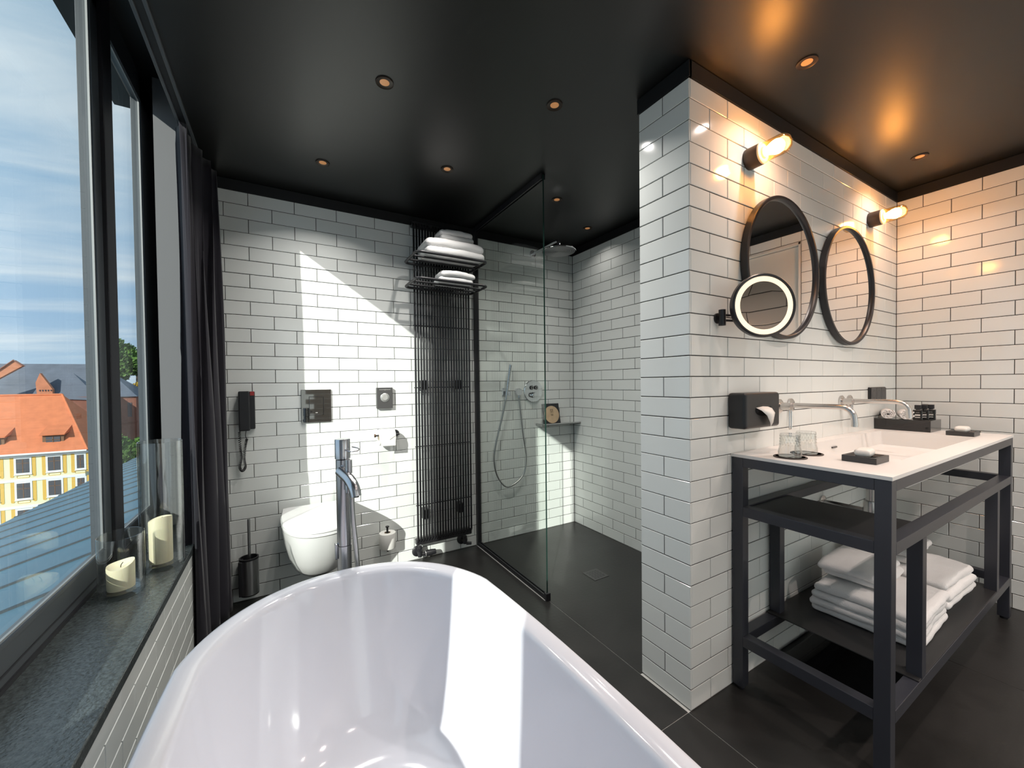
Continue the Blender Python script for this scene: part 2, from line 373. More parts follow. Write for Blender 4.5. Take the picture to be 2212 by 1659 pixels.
wall_front = struct('wall_front', MB().box(-0.75, FWS[0][0], -1.75, -1.6 - G, 0, ZC).box(FWS[0][1], FWS[1][0], -1.75, -1.6 - G, 0, ZC).box(FWS[1][1], XR + 0.15, -1.75, -1.6 - G, 0, ZC).box(FWS[0][0], FWS[0][1], -1.75, -1.6 - G, 0, FZ0).box(FWS[0][0], FWS[0][1], -1.75, -1.6 - G, FZ1, ZC).box(FWS[1][0], FWS[1][1], -1.75, -1.6 - G, 0, FZ0).box(FWS[1][0], FWS[1][1], -1.75, -1.6 - G, FZ1, ZC), 'grout')
lay_tiles(wall_front, [((0, -1.6, 0), (1, 0, 0), (0, 1, 0), FWS[0][1], FWS[1][0], 0.1, 0.1 + TL / 2, TL, TP, 0, ZT), ((0, -1.6, 0), (1, 0, 0), (0, 1, 0), -0.34, FWS[0][0], 0.1, 0.1 + TL / 2, TL, TP, 0, ZT)], 0)
for wi_, (fa, fb) in enumerate(FWS):  # blind-covered windows out of view, added as diffuse fill light
    fill_win = bpy.data.objects.new('window_%d' % (wi_ + 2), None); COL.objects.link(fill_win); fill_win['kind'] = 'structure'
    for a_, b_, c_, d_ in ((fa, fb, FZ0, FZ0 + 0.06), (fa, fb, FZ1 - 0.06, FZ1), (fa, fa + 0.06, FZ0 + 0.06, FZ1 - 0.06), (fb - 0.06, fb, FZ0 + 0.06, FZ1 - 0.06)): MB().box(a_, b_, -1.74, -1.68, c_, d_).build('frame', 'frame_grey', fill_win, 0.003)
    MB().box(fa + 0.06, fb - 0.06, -1.715, -1.709, FZ0 + 0.06, FZ1 - 0.06).build('pane', 'pane', fill_win)
    MB().quad((fa + 0.005, -1.605, FZ0 + 0.005), (fb - 0.005, -1.605, FZ0 + 0.005), (fb - 0.005, -1.605, FZ1), (fa + 0.005, -1.605, FZ1)).build('fill_blind', 'fill_sheer', fill_win)
# left wall: tiled parapet, near end with the added window's opening, reveals
wall_left = struct('wall_left', MB().box(-0.66, SILL_X - 0.004 - G, Y_NEAR, 2.84, 0, SILL_Z - 0.03).box(-0.66, SILL_X - 0.004 - G, -1.75, -1.52, 0, 2.76).box(-0.66, SILL_X - 0.004 - G, -1.52, Y_NEAR - 0.12, 0, 0.10).box(-0.66, SILL_X - 0.004 - G, -1.52, Y_NEAR - 0.12, 2.30, 2.76).box(-0.66, SILL_X - 0.004 - G, Y_NEAR - 0.12, Y_NEAR, 0, 2.76), 'grout')
lay_tiles(wall_left, [((SILL_X - 0.004, 0, 0), (0, 1, 0), (1, 0, 0), Y_NEAR, 2.695, 1.30, 1.30 + 0.103, 0.206, 0.0726, 0, SILL_Z - 0.030)])
fill_win_left = bpy.data.objects.new('window_4', None); COL.objects.link(fill_win_left); fill_win_left['kind'] = 'structure'  # another unseen window, added so its sunlit blind brightens the shaded side
WA, WB = -1.52, Y_NEAR - 0.12
for a_, b_, c_, d_ in ((WA, WB, 0.10, 0.16), (WA, WB, 2.24, 2.30), (WA, WA + 0.06, 0.16, 2.24), (WB - 0.06, WB, 0.16, 2.24)): MB().box(-0.64, -0.58, a_, b_, c_, d_).build('frame', 'frame_grey', fill_win_left, 0.003)
MB().box(-0.613, -0.607, WA + 0.06, WB - 0.06, 0.16, 2.24).build('pane', 'pane', fill_win_left)
MB().quad((-0.40, WA + 0.01, 0.11), (-0.40, WB - 0.01, 0.11), (-0.40, WB - 0.01, 2.30), (-0.40, WA + 0.01, 2.30)).build('fill_blind', 'fill_sheer', fill_win_left)
struct('wall_reveal', MB().box(-0.66, -0.38, 2.84, 2.95, 0, 2.76).box(-0.522, -0.381, 2.60, 2.84, SILL_Z, 2.76), 'plaster')
CEIL_EDGE = -0.352
ceiling = struct('ceiling', MB().box(CEIL_EDGE, XR + 0.15, -1.75, YB + 0.16, ZC, ZC + 0.06), 'ceiling_black')
# the curtain pocket above the window
MB().box(-0.75, CEIL_EDGE, -1.75, 2.95, 2.76, 2.80).box(CEIL_EDGE - 0.0, CEIL_EDGE + 0.03, -1.75, 2.95, ZC + 0.06, 2.78).build('curtain_pocket', 'trim_black', ceiling)
struct('trim_1', MB().box(-0.35, XS, YB - 0.004, YB + 0.01, ZT, ZC - 0.003), 'trim_black')
struct('trim_2', MB().box(XS - 0.004, XS + 0.01, YP2, YB, ZT, ZC - 0.003), 'trim_black')
struct('trim_3', MB().box(XP - 0.004, XP + 0.01, YP - 0.004, YP2 + 0.004, ZT, ZC - 0.003).box(XP, XR, YP - 0.004, YP + 0.01, ZT, ZC - 0.003), 'trim_black')
struct('trim_4', MB().box(XR - 0.004, XR + 0.01, -1.6, YP - 0.004, ZT, ZC - 0.003), 'trim_black')
# floor: pale grout bed with large black slabs
floor = struct('floor', MB().box(-0.75, XR + 0.15, -1.75, YB + 0.16, -0.06, -0.0025), 'floor_grout')
def slab(x0, x1, y0, y1): MB().box(x0 + 0.0013, x1 - 0.0013, y0 + 0.0013, y1 - 0.0013, -0.012, 0).build('floor_tile', 'floor_black', floor, 0.0007, 1)
for x0, x1 in ((-0.75, 0.07), (0.07, 1.2765)):
    for y0, y1 in ((-1.75, -0.285), (-0.285, 0.914), (0.914, YB)): slab(x0, x1, y0, y1)
for x0, x1 in ((1.2765, 2.477), (2.477, XR)):
    for y0, y1 in ((-1.75, -0.285), (-0.285, 0.914)): slab(x0, x1, y0, y1)
slab(1.2765, XS, YP2 - 0.004, YB)

# ------------------------------------------------------------------ window wall
win = bpy.data.objects.new('window_1', None); COL.objects.link(win); win['kind'] = 'structure'; win.location = (0, 0, 0)
GB, GT = 0.634, 2.620          # glass bottom / top
M1 = (2.000, 2.178); M2 = (0.10, 0.86)
frame_b = MB().box(-0.605, FR_X, Y_NEAR, Y_END, SILL_Z, GB - 0.014)
frame_b.build('bottom_rail', 'frame_grey', win, 0.003)
MB().box(-0.605, FR_X, Y_NEAR, Y_END, GT + 0.014, 2.76).build('top_rail', 'frame_grey', win, 0.003)
def stile(y0, y1, m='frame_grey', x0=-0.605, x1=FR_X): return MB().box(x0, x1, y0, y1, SILL_Z, 2.76).build('mullion', m, win, 0.002)
stile(M1[0] + 0.075, M1[1] - 0.01, 'frame_dark', -0.612, FR_X + 0.012)
stile(M1[0], M1[0] + 0.075); stile(M1[1] - 0.01, M1[1] + 0.01, 'frame_grey', -0.605, FR_X - 0.004)
MB().box(-0.66, FR_X, M2[0], M2[1], SILL_Z, 2.76).build('shade_pier', 'plaster', win, 0.002); [stile(a_, b_, 'frame_grey', -0.605, FR_X + 0.006) for a_, b_ in ((M2[0] - 0.05, M2[0]), (M2[1], M2[1] + 0.05))]; stile(2.600, Y_END); stile(Y_NEAR, Y_NEAR + 0.07)  # block between panes is out of view, widened to shape the sun patches
# bright gaskets and sash steps round each pane
def pane(y0, y1):
    MB().box(GL_X - 0.008, GL_X, y0, y1, GB - 0.03, GT + 0.03).build('pane', 'pane', win)
    for k, (d, w, x, m) in enumerate(((0.0, 0.005, GL_X + 0.0005, 'gasket'), (0.013, 0.010, GL_X + 0.0045, 'frame_grey'))):
        mb = MB()
        a, b, c, e = y0 - d + 0.002, y1 + d - 0.002, GB - d, GT + d
        mb.box(x, x + 0.006, a, a + w, c, e).box(x, x + 0.006, b - w, b, c, e).box(x, x + 0.006, a, b, c, c + w).box(x, x + 0.006, a, b, e - w, e)
        mb.build('glazing_bead', m, win)
pane(M1[1] + 0.004, 2.592); pane(M2[1] + 0.05, M1[0] - 0.004); pane(Y_NEAR + 0.07, M2[0] - 0.05)
# seams along the frame's foot
MB().box(FR_X, FR_X + 0.006, Y_NEAR, Y_END, SILL_Z, SILL_Z + 0.012).box(FR_X - 0.001, FR_X + 0.003, Y_NEAR, Y_END, SILL_Z + 0.034, SILL_Z + 0.038).build('seal_strip', 'frame_dark', win)
sill = MB().box(-0.66, SILL_X, Y_NEAR, 2.84, SILL_Z - 0.03, SILL_Z).build('sill', 'sill_stone', win, 0.003)

# ------------------------------------------------------------------ bathtub
def stadium(ins, z, insb=None, N=112):
    a = 0.411 - ins; b = 0.49 - (insb if insb is not None else ins); cx, y_far, y_near = 0.171, 0.95, 0.18
    out = []
    for k in range(N):
        t = 2 * math.pi * k / N; c, s_ = math.cos(t), math.sin(t); n = 2.18
        x = a * math.copysign(abs(c) ** (2 / n), c); y = b * math.copysign(abs(s_) ** (2 / n), s_)
        # even spread along the straight sides
        st = max(-1, min(1, s_ * 3.0)); mid = (y_far + y_near) / 2; y += mid + (y_far - y_near) / 2 * st
        out.append(Vector((cx + x, y, z)))
    return out
prof = [(0.13, 0.002, 0.20), (0.115, 0.03, 0.18), (0.07, 0.22, 0.11), (0.035, 0.40, 0.055), (0.012, 0.52, 0.02), (0.001, 0.570, 0.001), (0.0, 0.585, 0.0), (0.0015, 0.594, 0.0015), (0.006, 0.5985, 0.006),
        (0.014, 0.600, 0.014), (0.030, 0.5985, 0.030), (0.043, 0.5955, 0.043), (0.0495, 0.592, 0.0495), (0.0535, 0.584, 0.0540), (0.0555, 0.570, 0.058), (0.063, 0.50, 0.078), (0.077, 0.40, 0.112), (0.098, 0.30, 0.152), (0.122, 0.225, 0.192),
        (0.152, 0.180, 0.232), (0.188, 0.156, 0.272), (0.24, 0.146, 0.32), (0.31, 0.142, 0.38), (0.38, 0.141, 0.45)]
tub = MB().rings([stadium(i, z, ib) for i, z, ib in prof], True, True).build('bathtub', 'tub_white')
tag(tub, 'large white oval freestanding bathtub in the foreground below the window', 'bathtub')

# ------------------------------------------------------------------ floor-standing bath filler
bf = thing('bath_filler', 'brushed chrome freestanding bath tap column behind the far end of the bathtub', 'tap', (0.188, 1.535, 0))
MB().lathe([(0.0, 0.0), (0.06, 0.0), (0.06, 0.012), (0.026, 0.014)], 32).build('base_flange', 'brushed', bf)
MB().lathe([(0.0245, 0.012), (0.0245, 0.645)], 32).build('lower_column', 'brushed', bf)
MB().lathe([(0.0235, 0.647), (0.0238, 0.955), (0.0225, 0.956)], 32).build('column', 'brushed', bf)
MB().lathe([(0.0225, 0.958), (0.026, 0.959), (0.026, 1.026), (0.0245, 1.029), (0.0, 1.029)], 32).build('mixer_head', 'brushed', bf)
sd = Vector((0.20, -0.98, 0)).normalized()
MB().tube(catmull([(-0.012, -0.030, 0.919), (-0.004, -0.050, 0.912), (0.010, -0.084, 0.897), (0.020, -0.110, 0.874), (0.0244, -0.1196, 0.845)], 6), 0.0185, 20, rs=None).build('spout', 'brushed', bf)
MB().lathe([(0.0, 0.845), (0.011, 0.845), (0.011, 0.8435), (0.0, 0.8435)], 16, (sd.x * 0.122, sd.y * 0.122, 0)).build('aerator', 'steel', bf)
MB().lathe([(0.0115, 0.915), (0.0115, 0.962), (0.0, 0.963)], 18, (sd.x * 0.06, sd.y * 0.06, 0)).build('diverter_knob', 'brushed', bf)
MB().tube(catmull([(0.006, -0.026, 0.992), (0.016, -0.055, 0.990), (0.04, -0.06, 0.990), (0.048, -0.045, 0.996), (0.03, -0.018, 1.0)], 6), 0.0022, 8).build('loop_handle', 'brushed', bf)
MB().lathe([(0.0105, 0.845), (0.0105, 0.885), (0.008, 0.90)], 16, (sd.x * 0.052, sd.y * 0.052, 0)).build('hose_connector', 'brushed', bf)
MB().tube(catmull([(0.022, -0.047, 0.85), (0.024, -0.048, 0.76), (0.032, -0.048, 0.65), (0.040, -0.050, 0.50), (0.043, -0.046, 0.30), (0.04, -0.03, 0.06)], 8), 0.0085, 14).build('hose', 'steel_satin', bf)
MB().box(-0.032, -0.0235, -0.012, 0.008, 0.60, 0.655).build('bracket', 'brushed', bf, 0.002)

# ------------------------------------------------------------------ toilet and its wall fittings
TX = 0.172
def dshape(w, d0, d1, z, n=40, sq=2.3):
    """plan outline of a wall-hung pan: straight at the wall, round in front; y measured from the wall"""
    out = []
    for k in range(n):
        t = math.pi * k / (n - 1); c, s_ = math.cos(t), math.sin(t)
        out.append(Vector((w / 2 * math.copysign(abs(c) ** (2 / sq), c), -(d0 + (d1 - d0) * abs(s_) ** (2 / sq)), z)))
    out += [Vector((-w / 2 * 0.96, 0, z)), Vector((w / 2 * 0.96, 0, z))]
    return out
toilet = thing('toilet', 'white wall-hung toilet with closed lid on the tiled back wall', 'toilet', (TX, YB, 0))
MB().rings([dshape(0.20, 0.10, 0.24, 0.165), dshape(0.235, 0.12, 0.31, 0.180), dshape(0.275, 0.15, 0.385, 0.225), dshape(0.315, 0.17, 0.445, 0.29), dshape(0.345, 0.19, 0.495, 0.37), dshape(0.362, 0.20, 0.52, 0.44), dshape(0.365, 0.20, 0.525, 0.462)], True, True).build('bowl', 'ceramic', toilet)
def lid_ring(w, d1, z): return [Vector((p.x, min(p.y, -0.045), p.z)) for p in dshape(w, 0.21, d1, z)]
MB().rings([lid_ring(0.362, 0.525, 0.466), lid_ring(0.370, 0.532, 0.469), lid_ring(0.370, 0.532, 0.478), lid_ring(0.364, 0.527, 0.481)], True, True).build('seat', 'seat_plastic', toilet)
MB().rings([lid_ring(0.364, 0.528, 0.484), lid_ring(0.374, 0.535, 0.487), lid_ring(0.374, 0.535, 0.496), lid_ring(0.362, 0.525, 0.504), lid_ring(0.30, 0.47, 0.507)], True, True).build('lid', 'seat_plastic', toilet)
for s in (-1, 1): MB().tube([(s * 0.09 - 0.03, -0.035, 0.485), (s * 0.09 + 0.03, -0.035, 0.485)], 0.010, 12).build('hinge', 'chrome', toilet)
fp = thing('flush_plate', 'square smoked mirror flush plate above the toilet', 'flush plate', (0.1865, YB, 1.0975))
MB().box(-0.0825, 0.0825, -0.012, -0.0005, -0.10, 0.10).build('plate', 'flush_glass', fp, 0.0015)
MB().box(-0.041, 0.041, -0.0125, -0.0118, -0.056, 0.058).build('button_gap', 'black_satin', fp)
MB().box(-0.0385, 0.0385, -0.0145, -0.012, -0.0535, 0.0555).build('button', 'flush_glass', fp, 0.001)
MB().box(-0.006, 0.006, -0.0149, -0.0144, -0.042, -0.0395).build('mark', 'print_white', fp)
th = thing('thermostat', 'small dark grey wall control with round silver dial beside the radiator', 'wall control', (0.592, YB, 1.136))
MB().box(-0.051, 0.051, -0.032, -0.0005, -0.068, 0.068).build('housing', 'thermo_grey', th, 0.002)
MB().lathe([(0.029, 0.030), (0.029, 0.034), (0.026, 0.036), (0.0, 0.036)], 32, (0, 0, 0.002), axis='Y').build('dial', 'dial', th)
MB().lathe([(0.019, 0.036), (0.018, 0.040), (0.0, 0.0405)], 28, (0, 0, 0.002), axis='Y').build('dial_cap', 'dial', th)
mk = MB()
for i in range(9):
    if i != 4: mk.box(-0.032 + i * 0.008 - 0.002, -0.032 + i * 0.008 + 0.002, -0.0326, -0.0319, 0.053, 0.0555)
mk.box(-0.0009, 0.0009, -0.0326, -0.0319, 0.050, 0.057).build('scale_marks', 'print_white', th)
# intercom handset
ph = thing('wall_telephone', 'black wall telephone with coiled cord hanging beside the curtain', 'telephone', (-0.165, YB, 1.085))
MB().box(-0.038, 0.036, -0.028, -0.0005, -0.105, 0.108).build('base', 'black_satin', ph, 0.004)
MB().box(-0.040, 0.013, -0.055, -0.024, -0.112, 0.110).build('handset', 'black_satin', ph, 0.006)
MB().box(0.014, 0.034, -0.0295, -0.027, 0.085, 0.108).build('call_button', 'red', ph, 0.001)
def coil(path, turns, rad, wire):
    pts = catmull(path, 24); n = len(pts) - 1; out = []; tot = turns * 12
    for i in range(tot + 1):
        f = i / tot * n; k = min(int(f), n - 1); p = pts[k].lerp(pts[k + 1], f - k); t = (pts[k + 1] - pts[k]).normalized()
        a = Vector((0, 1, 0)); b = t.cross(a).normalized(); an = 2 * math.pi * i / 12
        out.append(p + (a * math.cos(an) + b * math.sin(an)) * rad)
    return MB().tube(out, wire, 5)
coil([(-0.040, -0.03, -0.115), (-0.038, -0.03, -0.20), (-0.033, -0.028, -0.26), (-0.042, -0.026, -0.315), (-0.030, -0.026, -0.338), (-0.016, -0.026, -0.318), (-0.020, -0.026, -0.27), (-0.014, -0.024, -0.20), (-0.006, -0.022, -0.16)], 62, 0.0055, 0.0019).build('coiled_cord', 'black_satin', ph)
MB().tube(catmull([(-0.006, -0.022, -0.16), (-0.012, -0.02, -0.14), (-0.006, -0.018, -0.10)], 5), 0.0018, 6).build('cord_tail', 'black_satin', ph)
# toilet paper holder + roll
hp = thing('paper_holder', 'black toilet paper holder arm on the tiled wall beside the thermostat', 'paper holder', (0.60, YB, 0.895))
MB().lathe([(0.024, 0.0005), (0.024, 0.008), (0.022, 0.010), (0.0, 0.010)], 28, (0.062, 0, 0.0), axis='Y').build('rose', 'black_metal', hp)
MB().tube([(0.062, -0.008, 0.0), (0.062, -0.075, 0.0)], 0.006, 12).build('stem', 'black_metal', hp)
MB().tube([(0.072, -0.075, 0.0), (-0.085, -0.075, 0.0)], 0.0055, 12).build('arm', 'black_metal', hp)
MB().lathe([(0.011, -0.008), (0.011, 0.0), (0.0, 0.0)], 16, (-0.080, -0.075, 0.0), axis='X').build('end_cap', 'bronze', hp)
def roll(name, label, loc, axis, r=0.052, ln=0.098, rc=0.020):
    t = thing(name, label, 'toilet roll', loc)
    MB().lathe([(rc, -ln / 2), (r - 0.001, -ln / 2), (r, -ln / 2 + 0.002), (r, ln / 2 - 0.002), (r - 0.001, ln / 2), (rc, ln / 2), (rc, -ln / 2)], 40, axis=axis).build('paper', 'paper', t)
    MB().lathe([(rc - 0.002, -ln / 2 - 0.0005), (rc, -ln / 2 - 0.0005), (rc, ln / 2 + 0.0005), (rc - 0.002, ln / 2 + 0.0005), (rc - 0.002, -ln / 2 - 0.0005)], 24, axis=axis).build('core', 'card_core', t)
    return t
r1 = roll('toilet_roll', 'toilet roll hanging on the horizontal black arm', (0.588, YB - 0.075, 0.8822), 'X')
MB().quad((-0.046, -0.0515, -0.005), (0.046, -0.0515, -0.005), (0.046, -0.0512, -0.035), (0.046, -0.0505, -0.052), (-0.046, -0.0495, -0.050), (-0.046, -0.0512, -0.03)).build('loose_sheet', 'paper', r1)
MB().tube([(0.046, -0.0526, 0.012), (0.01, -0.0528, -0.012)], 0.0008, 5).build('fold_line', 'thermo_grey', r1)
hs = thing('spare_roll_holder', 'short upright pin holder for the spare roll low beside the radiator', 'paper holder', (0.585, YB, 0.17))
MB().lathe([(0.02, 0.0005), (0.02, 0.008), (0.0, 0.009)], 24, (0, 0, -0.035), axis='Y').build('rose', 'black_metal', hs)
MB().tube([(0, -0.006, -0.035), (0, -0.068, -0.035)], 0.006, 10).build('arm', 'black_metal', hs)
MB().tube([(0, -0.068, -0.040), (0, -0.068, 0.120)], 0.0065, 12).build('pin', 'black_metal', hs)
MB().lathe([(0.012, 0.0), (0.012, 0.006), (0.0, 0.007)], 16, (0, -0.068, 0.120)).build('pin_cap', 'black_metal', hs)
roll('toilet_roll', 'spare toilet roll standing upright on the low pin holder', (0.585, YB - 0.068, 0.205), 'Z', 0.052, 0.098)
# toilet brush
tb = thing('brush_holder', 'oval steel and black toilet brush holder on the wall beside the toilet', 'brush holder', (-0.172, YB - 0.058, 0.06))
MB().lathe([(0.0, 0.0), (0.046, 0.0), (0.047, 0.006)], 40, sy=0.98).build('foot', 'black_satin', tb)
MB().lathe([(0.0468, 0.006), (0.0468, 0.196)], 40, sy=0.98, caps=False).build('steel_sleeve', 'steel_satin', tb)
MB().lathe([(0.0472, 0.196), (0.0475, 0.206), (0.041, 0.207), (0.040, 0.198), (0.039, 0.05), (0.0, 0.05)], 40, sy=0.98, caps=False).build('liner', 'black_satin', tb)
MB().box(-0.0476, -0.028, -0.036, 0.036, 0.004, 0.197).build('side_panel', 'black_satin', tb, 0.004)
MB().box(-0.02, 0.02, 0.040, 0.0575, 0.09, 0.15).build('wall_bracket', 'black_satin', tb, 0.002)
br = thing('toilet_brush', 'slim steel handled toilet brush standing in its holder', 'toilet brush', (-0.170, YB - 0.058, 0.115))
MB().tube([(0, 0, 0.07), (0.001, 0, 0.365)], 0.0072, 16).build('handle', 'steel_satin', br)
MB().lathe([(0.0, 0.0), (0.026, 0.003), (0.030, 0.02), (0.030, 0.055), (0.012, 0.072), (0.0, 0.073)], 24).build('bristles', 'black_satin', br)

# ------------------------------------------------------------------ radiator, racks, towels
RX0, RX1, RZ0, RZ1 = 0.772, 1.182, 0.115, 2.335
rad = thing('radiator', 'tall black tubular radiator on the back wall between thermostat and shower', 'radiator', (0.977, YB, 0))
NT = 21; cxr = 0.977
front_me = None
for row, (off, k0) in enumerate(((0.098, 0),)):
    for i in range(NT if row == 0 else NT - 1):
        x = RX0 + 0.009 + (RX1 - RX0 - 0.018) * (i + k0) / (NT - 1) - cxr
        if row == 0:
            pts = [(0, 0.030, RZ0 + 0.030), (0, 0.012, RZ0 + 0.038), (0, 0, RZ0 + 0.060), (0, 0, RZ1 - 0.060), (0, 0.012, RZ1 - 0.038), (0, 0.030, RZ1 - 0.030)]
        else:
            pts = [(0, 0, RZ0 + 0.05), (0, 0, RZ1 - 0.05)]
        if i == 0:
            tm = MB().tube(pts, 0.0067, 10).mesh('tube', 'radiator_black'); cur = tm
        o = bpy.data.objects.new('tube', cur); COL.objects.link(o); o.parent = rad; o.location = (x, -off, 0)
for z in (RZ0 + 0.035, RZ1 - 0.035):
    MB().box(RX0 - cxr, RX1 - cxr, -0.090, -0.040, z - 0.020, z + 0.020).build('header', 'radiator_black', rad, 0.008)
for z in (0.40, 0.80, 1.20, 1.62):
    MB().box(RX0 - cxr + 0.004, RX1 - cxr - 0.004, -0.080, -0.074, z - 0.003, z + 0.003).build('cross_bar', 'radiator_black', rad)
for x in (-0.13, 0.13):
    for z in (0.33, 1.22): MB().box(x - 0.02, x + 0.02, -0.075, -0.0005, z - 0.035, z + 0.03).build('wall_bracket', 'black_satin', rad, 0.002)
for sx, x in ((-1, RX0 - cxr + 0.03), (1, RX1 - cxr - 0.045)):
    v = MB().lathe([(0.038, 0.0005), (0.038, 0.006), (0.030, 0.012), (0.012, 0.014), (0.012, 0.06)], 28, (x, 0, 0.060 if sx < 0 else 0.075), axis='Y')
    v.tube([(x, -0.062, 0.040 if sx < 0 else 0.06), (x, -0.062, 0.115)], 0.014, 16); v.lathe([(0.019, 0.0), (0.019, 0.018)], 6, (x, -0.062, 0.080))
    v.build('valve', 'black_metal', rad)
    if sx < 0:
        MB().tube([(x + 0.012, -0.064, 0.056), (x + 0.03, -0.066, 0.056), (x + 0.034, -0.067, 0.056), (x + 0.075, -0.070, 0.058), (x + 0.108, -0.072, 0.059)], 0.014, 18, rs=[0.012, 0.012, 0.019, 0.021, 0.0165]).build('valve_knob', 'black_satin', rad)
        MB().tube([(x + 0.0345, -0.0672, 0.056), (x + 0.0375, -0.0674, 0.0562)], 0.0215, 18).build('knob_ring', 'dial', rad)
    else:
        MB().tube([(x + 0.01, -0.064, 0.060), (x + 0.045, -0.070, 0.055)], 0.011, 14).build('valve_cap', 'black_metal', rad)
def rack(label, z):
    t = thing('towel_rack', label, 'towel rack', (0.949, YB, z), group='black rail racks clipped on the radiator')
    x0, x1, yr, yf = -0.235, 0.235, -0.108, -0.382
    loop = [(x, y, 0) for x, y in rrect(x0, x1, yf, yr, 0.035, 6)]
    MB().tube(loop, 0.0085, 10, closed=True).build('loop', 'black_metal', t)
    for y in (-0.20, -0.29): MB().tube([(x0 + 0.002, y, -0.001), (x1 - 0.002, y, -0.001)], 0.007, 10).build('bar', 'black_metal', t)
    for x in (-0.12, 0.13): MB().box(x - 0.012, x + 0.012, -0.117, -0.102, -0.014, 0.012).build('clip', 'black_metal', t, 0.002)
    return t
rack('upper black rail rack on the radiator carrying the thick towel', 2.020)
rack('lower black rail rack on the radiator carrying one small towel', 1.862)
def rbox(hx, hy, hz, r, cuts=(18, 14, 5)):
    """rounded box as a grid: list of verts and faces"""
    vs = []; fs = []; idx = {}
    def key(p): return (round(p[0], 5), round(p[1], 5), round(p[2], 5))
    def vid(p):
        k = key(p)
        if k not in idx:
            q = Vector((p[0] * hx, p[1] * hy, p[2] * hz)); inn = Vector((max(-(hx - r), min(hx - r, q.x)), max(-(hy - r), min(hy - r, q.y)), max(-(hz - r), min(hz - r, q.z))))
            d = q - inn; idx[k] = len(vs); vs.append(inn + (d.normalized() * r if d.length > 1e-9 else Vector((0, 0, 0))))
        return idx[k]
    def samples(n): return [math.sin(math.pi / 2 * (2 * i / n - 1)) for i in range(n + 1)]
    S = [samples(c) for c in cuts]
    for ax in range(3):
        a, b = (ax + 1) % 3, (ax + 2) % 3
        for sg in (-1, 1):
            for i in range(cuts[a]):
                for j in range(cuts[b]):
                    q = []
                    for (u, w) in ((i, j), (i + 1, j), (i + 1, j + 1), (i, j + 1)):
                        p = [0, 0, 0]; p[ax] = sg; p[a] = S[a][u]; p[b] = S[b][w]; q.append(vid(p))
                    fs.append(tuple(q) if sg > 0 else tuple(reversed(q)))
    return vs, fs
def towel(name, label, loc, rotz, sx, sy, layers, t, group, seed=0, droop=0.0, jit=0.006, cat='towel'):
    """folded terry towel: rounded, slightly sagging layers one on the other"""
    mb = MB(); rnd = random.Random(seed)
    for k in range(layers):
        hx, hy, hz = sx / 2 - rnd.uniform(0, jit), sy / 2 - rnd.uniform(0, jit), t / 2 * 1.06
        v, f = rbox(hx, hy, hz, hz * 0.97, (44, 36, 8)); out = []
        ox, oy = rnd.uniform(-jit, jit), rnd.uniform(-jit, jit)
        for p in v:
            q = p + Vector((ox, oy, t / 2 + k * t))
            nz = noise.noise(Vector((q.x * 9 + seed * 3.1, q.y * 9, q.z * 22 + k * 1.7))) * 0.0055 + noise.noise(Vector((q.x * 45 + seed, q.y * 45, q.z * 45))) * 0.0022 + noise.noise(Vector((q.x * 170 + seed, q.y * 170, q.z * 170))) * 0.0016
            q.z += nz * min(1, q.z / t) - droop * ((q.x / (sx / 2)) ** 2 + 0.6 * (q.y / (sy / 2)) ** 2) * (q.z / (layers * t))
            n2 = noise.noise(Vector((q.x * 14 - seed, q.y * 14 + 5, q.z * 14))) * 0.004
            q.x += n2; q.y += n2; q.z = max(q.z, 0.0005); out.append(q)
        mb.add(out, f, True)
    o = mb.build(name, 'terry'); o.location = loc; o.rotation_euler = (0, 0, rotz)
    return tag(o, label, cat, group)
towel('bath_towel', 'thick folded white bath towel lying on the upper radiator rack', (0.985, YB - 0.255, 2.029), 0.0, 0.40, 0.23, 2, 0.056, 'towels on the radiator racks', 3, 0.014)
towel('hand_towel', 'small folded white towel on top of the thick towel on the rack', (1.005, YB - 0.255, 2.146), 0.0, 0.235, 0.15, 2, 0.034, 'towels on the radiator racks', 5, 0.008)
towel('hand_towel', 'small folded white towel lying alone on the lower radiator rack', (0.995, YB - 0.265, 1.871), 0.0, 0.235, 0.16, 2, 0.040, 'towels on the radiator racks', 8, 0.010)

# ------------------------------------------------------------------ shower
sc = thing('shower_screen', 'clear glass shower screen with black profiles from floor to ceiling', 'shower screen', (1.2715, 2.25, 0))
gy0, gy1 = 1.800 - 2.25, YB - 2.25
MB().box(-0.004, 0.004, gy0 + 0.0015, gy1 - 0.003, 0.012, ZC - 0.008).build('glass_pane', 'screen_glass', sc)
MB().box(-0.004, 0.004, gy0, gy0 + 0.0014, 0.012, ZC - 0.008).build('glass_edge', 'glass_edge', sc)
MB().box(-0.016, 0.016, gy1 - 0.030, gy1 - 0.0005, 0.0005, ZC - 0.0005).build('wall_profile', 'black_metal', sc, 0.001)
for xx in (-0.0135, 0.0055): MB().box(xx, xx + 0.008, gy0, gy1 - 0.03, 0.0005, 0.030).build('floor_profile', 'black_metal', sc, 0.001)
MB().box(-0.0145, 0.0145, gy0 - 0.012, gy0 + 0.012, 0.0005, 0.042).build('end_cap', 'black_metal', sc, 0.001)
for xx in (-0.0135, 0.0055): MB().box(xx, xx + 0.008, gy0, gy1 - 0.03, ZC - 0.034, ZC - 0.0005).build('ceiling_profile', 'black_metal', sc, 0.001)
MB().box(-0.0165, -0.014, gy0, gy1, 0.0005, 0.004).build('sealing_line', 'floor_grout', sc)
sh = thing('rain_shower', 'large round chrome rain shower head on a wall arm', 'shower head', (1.792, YB, 2.275))
MB().lathe([(0.030, 0.0005), (0.030, 0.008), (0.026, 0.014), (0.012, 0.016)], 28, axis='Y').build('rose', 'chrome', sh)
